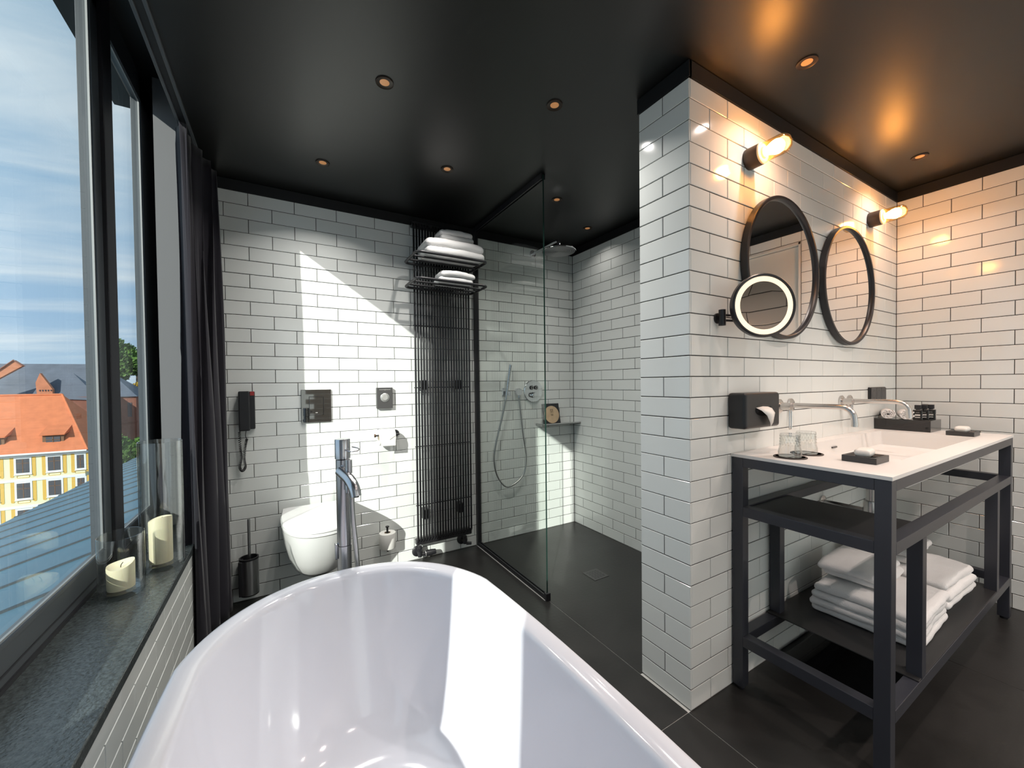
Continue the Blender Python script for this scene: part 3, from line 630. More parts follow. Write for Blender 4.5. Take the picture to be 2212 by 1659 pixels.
MB().tube(catmull([(0, -0.01, 0), (0.0, -0.15, 0.002), (0.0, -0.31, 0.004), (0.0, -0.345, -0.006), (0.0, -0.355, -0.035), (0.0, -0.355, -0.052)], 8), 0.0105, 14).build('arm', 'chrome', sh)
MB().lathe([(0.0, -0.050), (0.014, -0.050), (0.016, -0.064), (0.10, -0.070), (0.122, -0.074), (0.125, -0.080), (0.122, -0.084)], 48, (0, -0.355, 0)).build('disc', 'chrome', sh)
fc = MB()
for i in range(9): fc.lathe([(0.008 + i * 0.0128, -0.0845), (0.0100 + i * 0.0128, -0.0860), (0.0120 + i * 0.0128, -0.0845)], 48, (0, -0.355, 0))
fc.lathe([(0.0, -0.0843), (0.122, -0.0843)], 48, (0, -0.355, 0)).build('nozzle_face', 'nozzle_grey', sh)
mx = thing('shower_mixer', 'round chrome shower mixer plate with two black buttons and a knob', 'mixer', (1.780, YB, 1.157))
MB().lathe([(0.090, 0.0005), (0.090, 0.012), (0.087, 0.015), (0.0, 0.015)], 48, axis='Y').build('plate', 'chrome', mx)
for x in (-0.020, 0.022):
    b_ = MB().lathe([(0.0165, 0.015), (0.0165, 0.024), (0.015, 0.026), (0.0, 0.026)], 28, (x, 0, 0.028), axis='Y').build('button', 'black_satin', mx)
    MB().lathe([(0.008, 0.0262), (0.0095, 0.0266), (0.011, 0.0262)], 20, (x, 0, 0.028), axis='Y', caps=False).build('icon_ring', 'steel', b_)
MB().lathe([(0.024, 0.015), (0.022, 0.050), (0.020, 0.053), (0.0, 0.053)], 32, (-0.006, 0, -0.032), axis='Y').build('knob', 'chrome', mx)
ot = thing('hose_outlet', 'round chrome hose outlet between hand shower and mixer plate', 'hose outlet', (1.632, YB, 1.153))
MB().lathe([(0.030, 0.0005), (0.030, 0.030), (0.028, 0.034), (0.0, 0.034)], 32, axis='Y').build('rose', 'chrome', ot)
MB().tube([(0, -0.022, -0.02), (0, -0.026, -0.045)], 0.0085, 14).build('nipple', 'chrome', ot)
hd = thing('hand_shower_holder', 'square chrome wall holder gripping the hand shower', 'shower holder', (1.517, YB, 1.157))
MB().box(-0.026, 0.026, -0.010, -0.0005, -0.030, 0.030).build('plate', 'chrome', hd, 0.002)
MB().box(0.004, 0.026, -0.055, -0.009, -0.030, 0.004).build('clamp', 'chrome', hd, 0.003)
hw = thing('hand_shower', 'slim chrome stick hand shower with looping silver hose behind the glass', 'hand shower', (1.51, YB, 1.15))
MB().tube([(0.030, -0.058, 0.215), (-0.008, -0.055, -0.02)], 0.0125, 16, rs=[0.0125, 0.0110]).build('wand', 'chrome', hw)
MB().tube([(-0.008, -0.055, -0.02), (-0.014, -0.0545, -0.055)], 0.0075, 12).build('connector', 'chrome', hw)
MB().tube(catmull([(-0.014, -0.054, -0.05), (-0.038, -0.045, -0.17), (-0.095, -0.04, -0.382), (-0.111, -0.035, -0.522), (-0.075, -0.03, -0.656), (0.012, -0.03, -0.739), (0.145, -0.03, -0.671), (0.183, -0.03, -0.534), (0.152, -0.03, -0.316), (0.122, -0.026, -0.04)], 10), 0.0068, 12).build('hose', 'steel_satin', hw)
sl = thing('shower_ledge', 'narrow pale metal corner ledge in the shower', 'shelf', (2.00, YB, 0.880))
MB().box(-0.19, 0.2075, -0.095, -0.0005, -0.006, 0.0).build('plate', 'steel_satin', sl, 0.001)
MB().box(-0.19, 0.2075, -0.095, -0.091, -0.006, 0.010).build('lip', 'steel_satin', sl, 0.001)
MB().tube([(-0.186, -0.091, 0.003), (-0.186, -0.001, 0.003)], 0.007, 12).build('end_roll', 'steel_satin', sl)
cdl = Matrix.Rotation(math.radians(-10), 4, 'X')
cd = thing('amenity_card', 'black card with a pale wooden disc leaning on the shower ledge', 'card', (1.935, YB - 0.062, 0.8805)); cd.rotation_euler = (math.radians(-11), 0, 0)
MB().box(-0.083, 0.083, -0.002, 0.010, 0.0, 0.172).build('board', 'card_black', cd, 0.001)
dsc = MB().lathe([(0.072, 0.002), (0.072, 0.007), (0.0, 0.007)], 48, (0.0, 0, 0.080), axis='Y', sy=1.0).build('disc', 'wood_disc', cd)
lg = MB()
for (xa, za, xb, zb) in ((-0.016, 0.095, -0.012, 0.127), (-0.012, 0.127, 0.0, 0.098), (0.0, 0.098, 0.012, 0.127), (0.012, 0.127, 0.016, 0.095), (-0.006, 0.092, -0.003, 0.127), (0.006, 0.092, 0.003, 0.127)):
    lg.tube([(xa, -0.0073, za), (xb, -0.0073, zb)], 0.0009, 5)
for k, w in enumerate((0.015, 0.008, 0.013, 0.011)): lg.box(-w, w, -0.0078, -0.0069, 0.083 - k * 0.0042, 0.0845 - k * 0.0042)
lg.build('emblem', 'print_dark', dsc)
dr = thing('floor_drain', 'square dark slotted drain in the black shower floor', 'drain', (1.705, 1.88, 0))
dp = MB().box(-0.058, 0.058, -0.058, 0.058, 0.0002, 0.002).build('cover', 'thermo_grey', dr, 0.0005)
sl_ = MB()
for i in range(7):
    for j in range(4): sl_.box(-0.042 + j * 0.022 + (0.006 if i % 2 else 0), -0.026 + j * 0.022 + (0.006 if i % 2 else 0), -0.042 + i * 0.013, -0.036 + i * 0.013, 0.0018, 0.0024)
sl_.build('slots', 'black_satin', dp)

# ------------------------------------------------------------------ recessed ceiling spots
sp0 = thing('ceiling_spot', 'x', 'downlight', (0, 0, 0), group='small recessed ceiling spots')
MB().lathe([(0.018, -0.0005), (0.030, -0.002), (0.033, -0.004), (0.034, -0.0005)], 28).build('ring', 'spot_ring', sp0)
MB().lathe([(0.0, -0.0015), (0.012, -0.0018), (0.018, -0.0012)], 20).build('lens', 'spot_lens', sp0)
SPOTS = [((0.365, 1.56), 'ceiling spot nearest to the window side above the bathtub', 0.7), ((1.007, 1.338), 'ceiling spot in front of the tiled pillar above the walkway', 0.8), ((0.21, 2.275), 'ceiling spot above the toilet near the curtain', 0.7),
         ((0.795, 2.018), 'ceiling spot in front of the tall radiator', 1), ((1.528, 2.016), 'ceiling spot inside the shower just behind the glass', 0.7), ((2.01, 2.277), 'ceiling spot in the far shower corner beyond the shower head', 0.12),
         ((1.676, 0.705), 'ceiling spot above the near end of the vanity', 0.4), ((2.897, 0.706), 'ceiling spot above the far end of the vanity by the right wall', 0.4)]
SPOTS += [((x, y), 'added fill spot out of view ' + w, p) for x, y, p, w in ((0.6, -1.1, 0.5, 'nearest the window side'), (1.50, -0.75, 2.2, 'in the middle of the entrance side'), (2.70, -0.80, 2.6, 'nearest the white door'), (1.15, 0.2, 0.4, 'beside the near end of the bathtub'), (2.35, 0.1, 1.1, 'in front of the washbasin'))]  # unseen extra spots, added to brighten the vanity side
for i, ((x, y), lb, pw) in enumerate(SPOTS):
    s = sp0 if i == 0 else copy_tree(sp0)
    s.location = (x, y, ZC); s['label'] = lb
    ld = bpy.data.lights.new('spot_light', 'AREA'); ld.shape = 'DISK'; ld.size = 0.03; ld.energy = SPOT_W * pw; ld.color = (1.0, 0.96, 0.91) if i < 6 else (1.0, 0.84, 0.76); ld.spread = math.radians(128)
    lo = bpy.data.objects.new('spot_light', ld); COL.objects.link(lo); lo.location = (x, y, ZC - 0.006)

# ------------------------------------------------------------------ wall lamps
wl0 = thing('wall_lamp', 'x', 'wall lamp', (0, 0, 0), group='glass bulb lamps above the mirrors')
MB().lathe([(0.0405, 0.0005), (0.0415, 0.004), (0.041, 0.050), (0.040, 0.054), (0.0, 0.054)], 36, axis='Y').build('base', 'sconce_base', wl0)
MB().lathe([(0.040, 0.054), (0.0405, 0.060), (0.036, 0.062), (0.022, 0.060), (0.018, 0.066), (0.0, 0.066)], 36, axis='Y').build('socket_ring', 'sconce_ring', wl0)
MB().lathe([(0.012, 0.064), (0.0135, 0.070), (0.020, 0.085), (0.026, 0.100), (0.0275, 0.112), (0.024, 0.124), (0.014, 0.132), (0.0, 0.134)], 28, axis='Y').build('bulb', 'bulb', wl0)
MB().lathe([(0.037, 0.060), (0.0375, 0.080), (0.0375, 0.125), (0.034, 0.142), (0.024, 0.153), (0.010, 0.158), (0.0, 0.159), (0.010, 0.156), (0.023, 0.151), (0.032, 0.141), (0.0355, 0.125), (0.0355, 0.060)], 36, axis='Y').build('glass_shade', 'amber_glass', wl0)
wl0.location = (1.668, YP, 2.125); wl0['label'] = 'lit glass bulb wall lamp nearer the pillar corner above the left mirror'
dup(wl0, (2.905, YP, 2.125), 'lit glass bulb wall lamp near the room corner above the right mirror')

# ------------------------------------------------------------------ mirrors
mi = thing('round_mirror', 'x', 'mirror', (0, 0, 0), group='round black framed wall mirrors')
RM = 0.308
MB().lathe([(RM - 0.006, 0.0005), (RM, 0.004), (RM, 0.028), (RM - 0.003, 0.031), (RM - 0.013, 0.031), (RM - 0.016, 0.028), (RM - 0.017, 0.014), (RM - 0.017, 0.0005)], 96, axis='Y').build('frame', 'black_metal', mi)
MB().lathe([(0.0, 0.018), (RM - 0.014, 0.018)], 96, axis='Y').build('glass', 'mirror', mi)
mi.location = (1.915, YP, 1.712); mi['label'] = 'round black framed wall mirror nearer the pillar corner, behind the shaving mirror'
dup(mi, (2.585, YP, 1.712), 'round black framed wall mirror nearer the room corner')
sm = thing('shaving_mirror', 'round black magnifying mirror with glowing ring on a wall arm', 'mirror', (1.452, YP, 1.463))
MB().lathe([(0.0, 0.0005), (0.020, 0.0005), (0.020, 0.006), (0.0, 0.007)], 24, axis='Y').build('wall_plate', 'black_metal', sm)
MB().tube([(0, -0.022, -0.030), (0, -0.022, 0.030)], 0.0125, 18).build('hinge_post', 'black_metal', sm)
MB().tube([(0, -0.004, 0), (0, -0.022, 0)], 0.008, 12).build('stub', 'black_metal', sm)
for z in (-0.010, 0.010): MB().tube([(0.0, -0.022, z), (0.050, -0.036, z), (0.085, -0.085, z)], 0.0045, 8).build('arm', 'black_metal', sm)
mdir = Vector((-0.50, -0.86, 0.0)).normalized()      # faces the room, a little towards the camera
cen = Vector((0.092, -0.118, 0.036)); q = Vector((0, -1, 0)).rotation_difference(mdir).to_matrix().to_4x4()
head = lambda prof, n=64: MB().lathe(prof, n, cen, axis='Y', M=q, caps=False)
RG = 0.117
MB().tube([(0.085, -0.088, -0.014), (0.085, -0.088, 0.05)], 0.007, 12).build('arm_pin', 'black_metal', sm)
head([(0.0, -0.020), (RG - 0.02, -0.020), (RG - 0.004, -0.014), (RG, -0.004), (RG, 0.014), (RG - 0.003, 0.017), (RG - 0.008, 0.016), (RG - 0.010, 0.012)]).build('casing', 'black_metal', sm)
head([(RG - 0.010, 0.0125), (RG - 0.0285, 0.0125), (RG - 0.0285, 0.011)]).build('light_ring', 'ring_light', sm)
head([(0.0, 0.0106), (0.03, 0.0107), (0.06, 0.0111), (RG - 0.028, 0.0117)]).build('glass', 'mirror_smoke', sm)

# ------------------------------------------------------------------ vanity stand
VX0, VX1, VY0, VY1, VZ = 1.545, 3.175, 0.431, 0.905, 0.922
S = 0.040
va = thing('vanity_stand', 'dark metal tube vanity stand carrying the white washbasin', 'vanity stand', (0, 0, 0))
vb = lambda name, x0, x1, y0, y1, z0, z1, m='vanity_metal': MB().box(x0, x1, y0, y1, z0, z1).build(name, m, va, 0.0015)
for x in (VX0, VX1 - S):
    for y in (VY0, VY1 - S):
        vb('leg', x, x + S, y, y + S, 0.012, VZ)
        MB().lathe([(0.0, 0.0), (0.014, 0.0), (0.014, 0.008), (0.006, 0.009), (0.006, 0.014)], 16, (x + S / 2, y + S / 2, 0)).build('foot', 'black_satin', va)
MZ0, MZ1, BZ0, BZ1 = 0.692, 0.730, 0.178, 0.218
for (z0, z1) in ((VZ - 0.036, VZ), (MZ0, MZ1), (BZ0, BZ1)):
    for y in (VY0, VY1 - S): vb('rail', VX0 + S, VX1 - S, y, y + S, z0, z1)
    for x in (VX0, VX1 - S): vb('side_rail', x, x + S, VY0 + S, VY1 - S, z0, z1)
for x in (1.825, 2.868):
    for y in (VY0, VY1 - S): vb('inner_post', x, x + S, y, y + S, BZ1, MZ0)
vb('upper_shelf', VX0 + S, 1.895, VY0 + S, VY1 - S - 0.001, MZ1 - 0.012, MZ1 - 0.006, 'shelf_metal')
vb('lower_shelf', 1.800, 2.93, VY0 + 0.001, VY1 - 0.001, BZ1 + 0.0005, BZ1 + 0.005, 'shelf_metal')
# washbasin: slab with a sunk rectangular basin
wb = thing('washbasin', 'white solid-surface washbasin slab with a long sunken basin', 'washbasin', (0, 0, 0))
bx0, bx1, by0, by1 = 1.905, 2.885, 0.505, 0.855; ZS0, ZS1, ZB = VZ + 0.0005, 0.934, 0.848
mbs = MB()
X = [VX0 - 0.002, bx0, bx1, VX1 + 0.002]; Yv = [VY0 - 0.002, by0, by1, YP - 0.001]
for i in range(3):
    for j in range(3):
        if i == 1 and j == 1: continue
        for z, flip in ((ZS1, False), (ZS0, True)):
            v = [(X[i], Yv[j], z), (X[i + 1], Yv[j], z), (X[i + 1], Yv[j + 1], z), (X[i], Yv[j + 1], z)]
            mbs.quad(*(reversed(v) if flip else v))
o_ = [(X[0], Yv[0]), (X[3], Yv[0]), (X[3], Yv[3]), (X[0], Yv[3])]
for k in range(4):
    a, b = o_[k], o_[(k + 1) % 4]; n_ = 3
    xs = X if abs(a[1] - b[1]) < 1e-6 else Yv
    mbs.quad((a[0], a[1], ZS0), (b[0], b[1], ZS0), (b[0], b[1], ZS1), (a[0], a[1], ZS1))
slab_o = mbs.build('slab', 'stone_top', wb)
bs = MB(); il = rrect(bx0, bx1, by0, by1, 0.006, 3); il2 = rrect(bx0 + 0.006, bx1 - 0.006, by0 + 0.006, by1 - 0.006, 0.012, 3)
il3 = rrect(bx0 + 0.03, bx1 - 0.03, by0 + 0.03, by1 - 0.03, 0.012, 3); ol = rrect(bx0 - 0.012, bx1 + 0.012, by0 - 0.012, by1 + 0.012, 0.02, 3)
rg = lambda p, z: [Vector((x, y, z)) for x, y in p]
bs.rings([rg(ol, ZS0), rg(ol, ZB - 0.012)], False, True, False); bs.rings([rg(il, ZS1), rg(il2, ZB + 0.012), rg(il3, ZB)], False, True, True)
bs.build('basin', 'stone_top', wb)
MB().box(2.275, 2.325, by1 - 0.008, by1 - 0.0018, 0.893, 0.900).build('overflow_slot', 'thermo_grey', wb)
MB().lathe([(0.0, ZB + 0.001), (0.028, ZB + 0.001), (0.030, ZB + 0.004), (0.0, ZB + 0.006)], 24, (2.395, 0.68, 0)).build('waste_cover', 'stone_top', wb)
tr = thing('bottle_trap', 'brushed steel bottle trap and waste pipe under the washbasin', 'waste trap', (2.33, 0.72, 0))
MB().lathe([(0.020, 0.665), (0.020, 0.834)], 24).build('tailpipe', 'steel', tr)
MB().lathe([(0.0, 0.50), (0.028, 0.50), (0.030, 0.505), (0.030, 0.655), (0.028, 0.665), (0.020, 0.667)], 28).build('bottle', 'steel', tr)
MB().tube([(0.0, 0.02, 0.610), (0.0, YP - 0.72 - 0.001, 0.610)], 0.016, 18).build('waste_pipe', 'steel', tr)
MB().lathe([(0.034, 0.0), (0.034, 0.006), (0.018, 0.012)], 28, (0, YP - 0.72 - 0.0005, 0.610), axis='Y').build('rose', 'steel', tr)
# taps
tp0 = thing('wall_tap', 'x', 'tap', (0, 0, 0), group='brushed steel wall taps over the washbasin')
for x, nm in ((0.0, 'spout_rose'), (-0.100, 'lever_rose')): MB().lathe([(0.031, 0.0005), (0.031, 0.007), (0.028, 0.009), (0.012, 0.0095)], 32, (x, 0, 0), axis='Y').build(nm, 'steel', tp0)
MB().tube(catmull([(0, -0.006, 0), (0, -0.10, 0), (0, -0.185, 0), (0, -0.215, -0.008), (0, -0.232, -0.030), (0, -0.236, -0.060), (0, -0.236, -0.078)], 8), 0.0112, 16).build('spout', 'steel', tp0)
MB().tube([(-0.100, -0.006, 0), (-0.100, -0.052, 0)], 0.0165, 20).build('lever_body', 'steel', tp0)
MB().tube(catmull([(-0.105, -0.046, -0.010), (-0.105, -0.046, -0.09), (-0.102, -0.046, -0.098), (-0.092, -0.046, -0.098), (-0.089, -0.046, -0.09), (-0.089, -0.046, -0.010)], 5), 0.0028, 8).build('lever_loop', 'steel', tp0)
tp0.location = (2.010, YP, 1.108); tp0['label'] = 'brushed steel wall tap beside the tissue box'
dup(tp0, (2.640, YP, 1.108), 'brushed steel wall tap nearer the rolled towels')
# tissue box on the wall
ts = thing('tissue_box', 'black wall tissue dispenser with a tissue pulled out', 'tissue box', (1.572, YP, 1.105))
MB().box(-0.055, 0.085, -0.125, -0.0005, -0.062, 0.066).build('box', 'black_satin', ts, 0.010, 3)
bpy.data.objects.remove(ts.children[0], do_unlink=True)
MB().box(-0.052, 0.200, -0.072, -0.0005, -0.070, 0.070).build('box', 'black_satin', ts, 0.012, 4)
op = [(0.074 + 0.060 * math.cos(a), 0.002 + 0.024 * math.sin(a)) for a in [2 * math.pi * k / 36 for k in range(36)]]
MB().rings([[Vector((x, -0.0722, z)) for x, z in op], [Vector((x, -0.0728, z)) for x, z in op]], True, True).build('opening', 'black_gloss', ts)
tv = [(0.018, -0.073, 0.012), (0.060, -0.076, 0.016), (0.095, -0.077, 0.014), (0.133, -0.074, 0.006), (0.136, -0.084, -0.012), (0.118, -0.086, -0.050), (0.106, -0.083, -0.066), (0.088, -0.090, -0.048), (0.062, -0.092, -0.020), (0.036, -0.086, 0.000)]
tm_ = MB(); ctr = (0.088, -0.098, -0.012); k0 = len(tv); tm_.add(tv + [ctr], [(i, (i + 1) % k0, k0) for i in range(k0)], True); to = tm_.build('tissue', 'paper', ts)
sd_ = to.modifiers.new('solid', 'SOLIDIFY'); sd_.thickness = 0.0008
# sockets
so = thing('wall_socket', 'black triple socket panel on the wall near the room corner', 'socket', (3.005, YP, 1.136))
MB().box(-0.115, 0.115, -0.010, -0.0005, -0.040, 0.040).build('backplate', 'black_satin', so, 0.002)
for i in range(3):
    f_ = MB().box(-0.108 + i * 0.073, -0.038 + i * 0.073, -0.016, -0.010, -0.036, 0.036).build('insert', 'thermo_grey', so, 0.002)
    MB().lathe([(0.020, 0.0162), (0.022, 0.0165), (0.024, 0.0162)], 24, (-0.073 + i * 0.073, 0, 0), axis='Y', caps=False).build('socket_ring', 'black_satin', f_)

# ------------------------------------------------------------------ on the washbasin
ZTOP = ZS1
co = thing('coaster', 'x', 'coaster', (0, 0, 0), group='round dark coasters on the washbasin')
MB().lathe([(0.0, 0.0003), (0.052, 0.0003), (0.0535, 0.0018), (0.052, 0.0035), (0.0, 0.0035)], 40).build('disc', 'leather', co)
MB().lathe([(0.046, 0.0035), (0.0465, 0.0042), (0.047, 0.0035)], 40).build('stitching', 'print_dark', co)
tg = thing('tumbler', 'x', 'glass', (0, 0, 0), group='upturned patterned glass tumblers')
gp = [(0.0375, 0.0), (0.0385, 0.002), (0.0375, 0.020), (0.0340, 0.034), (0.0335, 0.040), (0.0328, 0.055), (0.0320, 0.070), (0.0318, 0.080), (0.0305, 0.085), (0.0, 0.085), (0.0, 0.077), (0.0285, 0.076), (0.0300, 0.068), (0.0308, 0.040), (0.0315, 0.034), (0.0352, 0.020), (0.0365, 0.0), (0.0375, 0.0)]
MB().lathe(gp, 40).build('wall', 'vase_glass', tg)
rel = MB()
for row in range(4):
    for k in range(20):
        a = 2 * math.pi * (k + 0.5 * (row % 2)) / 20; r = 0.0330 - row * 0.0004; z = 0.044 + row * 0.0105
        rel.lathe([(0.0, -0.0026), (0.0014, -0.0014), (0.0017, 0.0), (0.0014, 0.0014), (0.0, 0.0026)], 6, (r * math.cos(a), r * math.sin(a), z), smooth=False)
rel.build('relief', 'vase_glass', tg)
co.location = (1.640, 0.742, ZTOP); co['label'] = 'round dark coaster under the tumbler nearer the basin edge'
dup(co, (1.768, 0.742, ZTOP), 'round dark coaster under the tumbler nearer the basin')
tg.location = (1.642, 0.744, ZTOP + 0.0036); tg['label'] = 'upturned patterned glass tumbler nearer the stand corner'
dup(tg, (1.766, 0.744, ZTOP + 0.0036), 'upturned patterned glass tumbler nearer the basin')
ds = thing('soap_dish', 'x', 'soap dish', (0, 0, 0), group='black stone soap dishes')
dm = MB(); oo = rrect(-0.057, 0.057, -0.048, 0.048, 0.002, 2); oi = rrect(-0.049, 0.049, -0.040, 0.040, 0.006, 2); oi2 = rrect(-0.042, 0.042, -0.033, 0.033, 0.006, 2)
dm.rings([rg(oo, 0.0003), rg(oo, 0.022), rg(oi, 0.022), rg(oi2, 0.014)], True, True, False); dm.build('tray', 'slate_dish', ds, 0.001)
for k in range(4): MB().box(-0.03 + k * 0.018, -0.024 + k * 0.018, -0.030, 0.030, 0.0142, 0.0165).build('rib', 'slate_dish', ds, 0.0005)
ds.location = (1.775, 0.566, ZTOP); ds['label'] = 'black stone soap dish at the near end of the washbasin'
dup(ds, (2.972, 0.562, ZTOP), 'black stone soap dish at the far end of the washbasin')
def soap(label, loc, rz):
    v, f = rbox(0.036, 0.024, 0.014, 0.0135, (22, 16, 8)); out = []
    for p in v:
        s_ = 1 + 0.05 * math.sin(p.x * 520) * (0.4 + abs(p.y) * 20); out.append(Vector((p.x, p.y * s_, p.z * s_ + 0.0145)))
    o = MB().add(out, f, True).build('soap', 'soap'); o.location = loc; o.rotation_euler = (0, 0, rz)
    return tag(o, label, 'soap', 'wrapped white soaps')
soap('wrapped white soap on the near black soap dish', (1.775, 0.568, ZTOP + 0.0168), 0.12)
soap('wrapped white soap on the far black soap dish', (2.972, 0.564, ZTOP + 0.0168), 0.0)
ty = thing('riser_block', 'glossy black and grey block at the far end of the washbasin', 'block', (3.075, 0.795, ZTOP))
MB().box(-0.092, 0.085, -0.115, 0.115, 0.0003, 0.062).build('block', 'tray_grey', ty, 0.001)
MB().box(-0.0935, -0.0921, -0.115, 0.115, 0.0003, 0.062).build('face_panel', 'black_gloss', ty)
MB().box(-0.092, 0.085, -0.1165, -0.1151, 0.0003, 0.062).build('end_panel', 'tray_grey', ty)
def rolled(label, loc, seed):
    t = thing('rolled_towel', label, 'towel', loc, group='small rolled white towels on the block')
    pts = []; n = 150
    for k in range(n + 1):
        a = 2 * math.pi * 3.1 * k / n; r = 0.005 + 0.0215 * k / n; pts.append((r * math.cos(a) * 1.12, 0.0265 + r * math.sin(a)))
    mb = MB(); L_ = 0.062; vs = []; fs = []
    for k, (x, z) in enumerate(pts):
        for j, y in enumerate((-L_, -L_ * 0.9, 0, L_)):
            w = noise.noise(Vector((x * 60 + seed, y * 30, z * 60))) * 0.0012; vs.append(Vector((x + w, y + (0.003 if j == 0 else 0) * math.sin(k), max(z + w, 0.001))))
    for k in range(n):
        for j in range(3): fs.append((k * 4 + j, (k + 1) * 4 + j, (k + 1) * 4 + j + 1, k * 4 + j + 1))
    mb.add(vs, fs, True); o = mb.build('roll', 'terry', t); m_ = o.modifiers.new('solid', 'SOLIDIFY'); m_.thickness = 0.0070; m_.offset = 0
    return t
ra = rolled('rolled white towel on the black block nearer the wall', (3.035, 0.868, ZTOP + 0.0645), 1); ra.rotation_euler = (0, 0, -1.25)
rb = rolled('rolled white towel on the black block nearer the bottles', (3.040, 0.794, ZTOP + 0.0645), 4); rb.rotation_euler = (0, 0, -1.20)
bt = thing('toiletry_bottle', 'x', 'bottle', (0, 0, 0), group='small black toiletry bottles')
MB().prism(rrect(-0.0155, 0.0155, -0.0155, 0.0155, 0.004, 3), 0.0003, 0.045).build('body', 'bottle_black', bt, 0.0012)
MB().lathe([(0.0075, 0.0455), (0.0075, 0.049)], 16).build('neck', 'bottle_black', bt)
MB().prism(rrect(-0.0105, 0.0105, -0.0105, 0.0105, 0.002, 2), 0.049, 0.067).build('cap', 'black_satin', bt, 0.0008)
lb_ = MB()
for k, (z, w) in enumerate(((0.0245, 0.0085), (0.0205, 0.0085), (0.0120, 0.0082), (0.034, 0.006))):
    h_ = 0.0013 if k < 3 else 0.0004
    lb_.box(-w, w, -0.0158, -0.01545, z - h_, z + h_)
    lb_.box(-0.0158, -0.01545, -w, w, z - h_, z + h_)
lb_.build('label_print', 'print_white', bt)
BL = ['nearest to the rolled towels', 'second from the rolled towels', 'third from the rolled towels', 'farthest from the rolled towels']
for i, (x, y) in enumerate(((3.012, 0.735), (3.062, 0.722), (3.106, 0.706), (3.136, 0.738))):
    o = bt if i == 0 else copy_tree(bt); o.location = (x, y, ZTOP + 0.0625); o.rotation_euler = (0, 0, 0.15); o.scale = (1.22, 1.22, 1.22); o['label'] = 'small square black toiletry bottle on the block, ' + BL[i]

# ------------------------------------------------------------------ under the washbasin
SZ = BZ1 + 0.0055
gt = 'folded white towels on the lower vanity shelf'
towel('bath_towel', 'bottom folded white bath towel of the stack nearer the shelf edge', (2.165, 0.650, SZ), 0.03, 0.39, 0.36, 4, 0.034, gt, 11, 0.012, 0.012)
towel('hand_towel', 'folded white towel on top of the stack nearer the shelf edge', (2.205, 0.715, SZ + 0.143), 0.05, 0.31, 0.22, 2, 0.034, gt, 12, 0.012, 0.012)
towel('bath_towel', 'bottom folded white bath towel of the stack nearer the right wall', (2.582, 0.655, SZ), -0.03, 0.39, 0.35, 4, 0.035, gt, 13, 0.012, 0.014)
towel('hand_towel', 'folded white towel on top of the stack nearer the right wall', (2.61, 0.715, SZ + 0.147), 0.04, 0.31, 0.22, 2, 0.034, gt, 14, 0.012, 0.012)
bsc = thing('bathroom_scale', 'flat glossy black bathroom scale on the floor under the vanity stand', 'scale', (2.04, 0.715, 0))
MB().box(-0.165, 0.165, -0.160, 0.160, 0.014, 0.022).build('glass_top', 'black_gloss', bsc, 0.002)
for x in (-0.13, 0.13):
    for y in (-0.125, 0.125): MB().lathe([(0.0, 0.0), (0.022, 0.0), (0.024, 0.014)], 20, (x, y, 0)).build('foot', 'black_satin', bsc)

# ------------------------------------------------------------------ sill: vases and candles
def vase(label, loc, hx, hy, h, rz, base=0.016, wall=0.0042):
    t = thing('glass_vase', label, 'vase', loc, rz, 'oval clear glass vases on the sill')
    def ring(dx, z, n=56): return [Vector(((hx - dx) * math.cos(2 * math.pi * k / n), (hy - dx) * math.sin(2 * math.pi * k / n), z)) for k in range(n)]
    MB().rings([ring(0.003, 0.0003), ring(0, 0.004), ring(0, base), ring(0, h - 0.001), ring(0.001, h), ring(wall - 0.001, h), ring(wall, h - 0.001), ring(wall, base + 0.004), ring(wall + 0.004, base)], True, True).build('wall', 'vase_glass', t)
    return t
vase('short clear oval glass vase on the dark sill', (-0.482, 1.838, SILL_Z), 0.060, 0.078, 0.200, 0.15)
vase('tall clear oval glass vase on the dark sill beside the curtain', (-0.414, 2.040, SILL_Z), 0.068, 0.088, 0.490, 0.10)
def candle(label, loc, r, h, dip, seed):
    t = thing('pillar_candle', label, 'candle', loc, group='cream pillar candles in the vases')
    n = 40; R_ = []
    def ring(rr, z, amp): return [Vector((rr * math.cos(2 * math.pi * k / n), rr * math.sin(2 * math.pi * k / n), z + amp * (math.sin(2 * math.pi * k / n + seed) + 0.4 * math.sin(4 * math.pi * k / n + seed * 2)))) for k in range(n)]
    R_ = [ring(r * 0.97, 0, 0), ring(r, 0.004, 0), ring(r, h * 0.5, 0), ring(r * 1.01, h - 0.006, 0.006), ring(r * 0.985, h, 0.008), ring(r * 0.88, h - 0.003, 0.007), ring(r * 0.6, h - dip, 0.002), ring(r * 0.2, h - dip - 0.002, 0)]
    MB().rings(R_, True, True).build('wax', 'wax', t)
    MB().tube(catmull([(0, 0, h - dip - 0.004), (0.001, 0, h - dip + 0.006), (0.006, 0.001, h - dip + 0.014)], 4), 0.0012, 6).build('wick', 'wick', t)
    return t
candle('low half burnt cream candle in the short vase', (-0.484, 1.835, SILL_Z + 0.0165), 0.036, 0.082, 0.010, 0.6)
candle('tall cream candle in the tall vase', (-0.418, 2.030, SILL_Z + 0.0165), 0.036, 0.172, 0.012, 2.1)

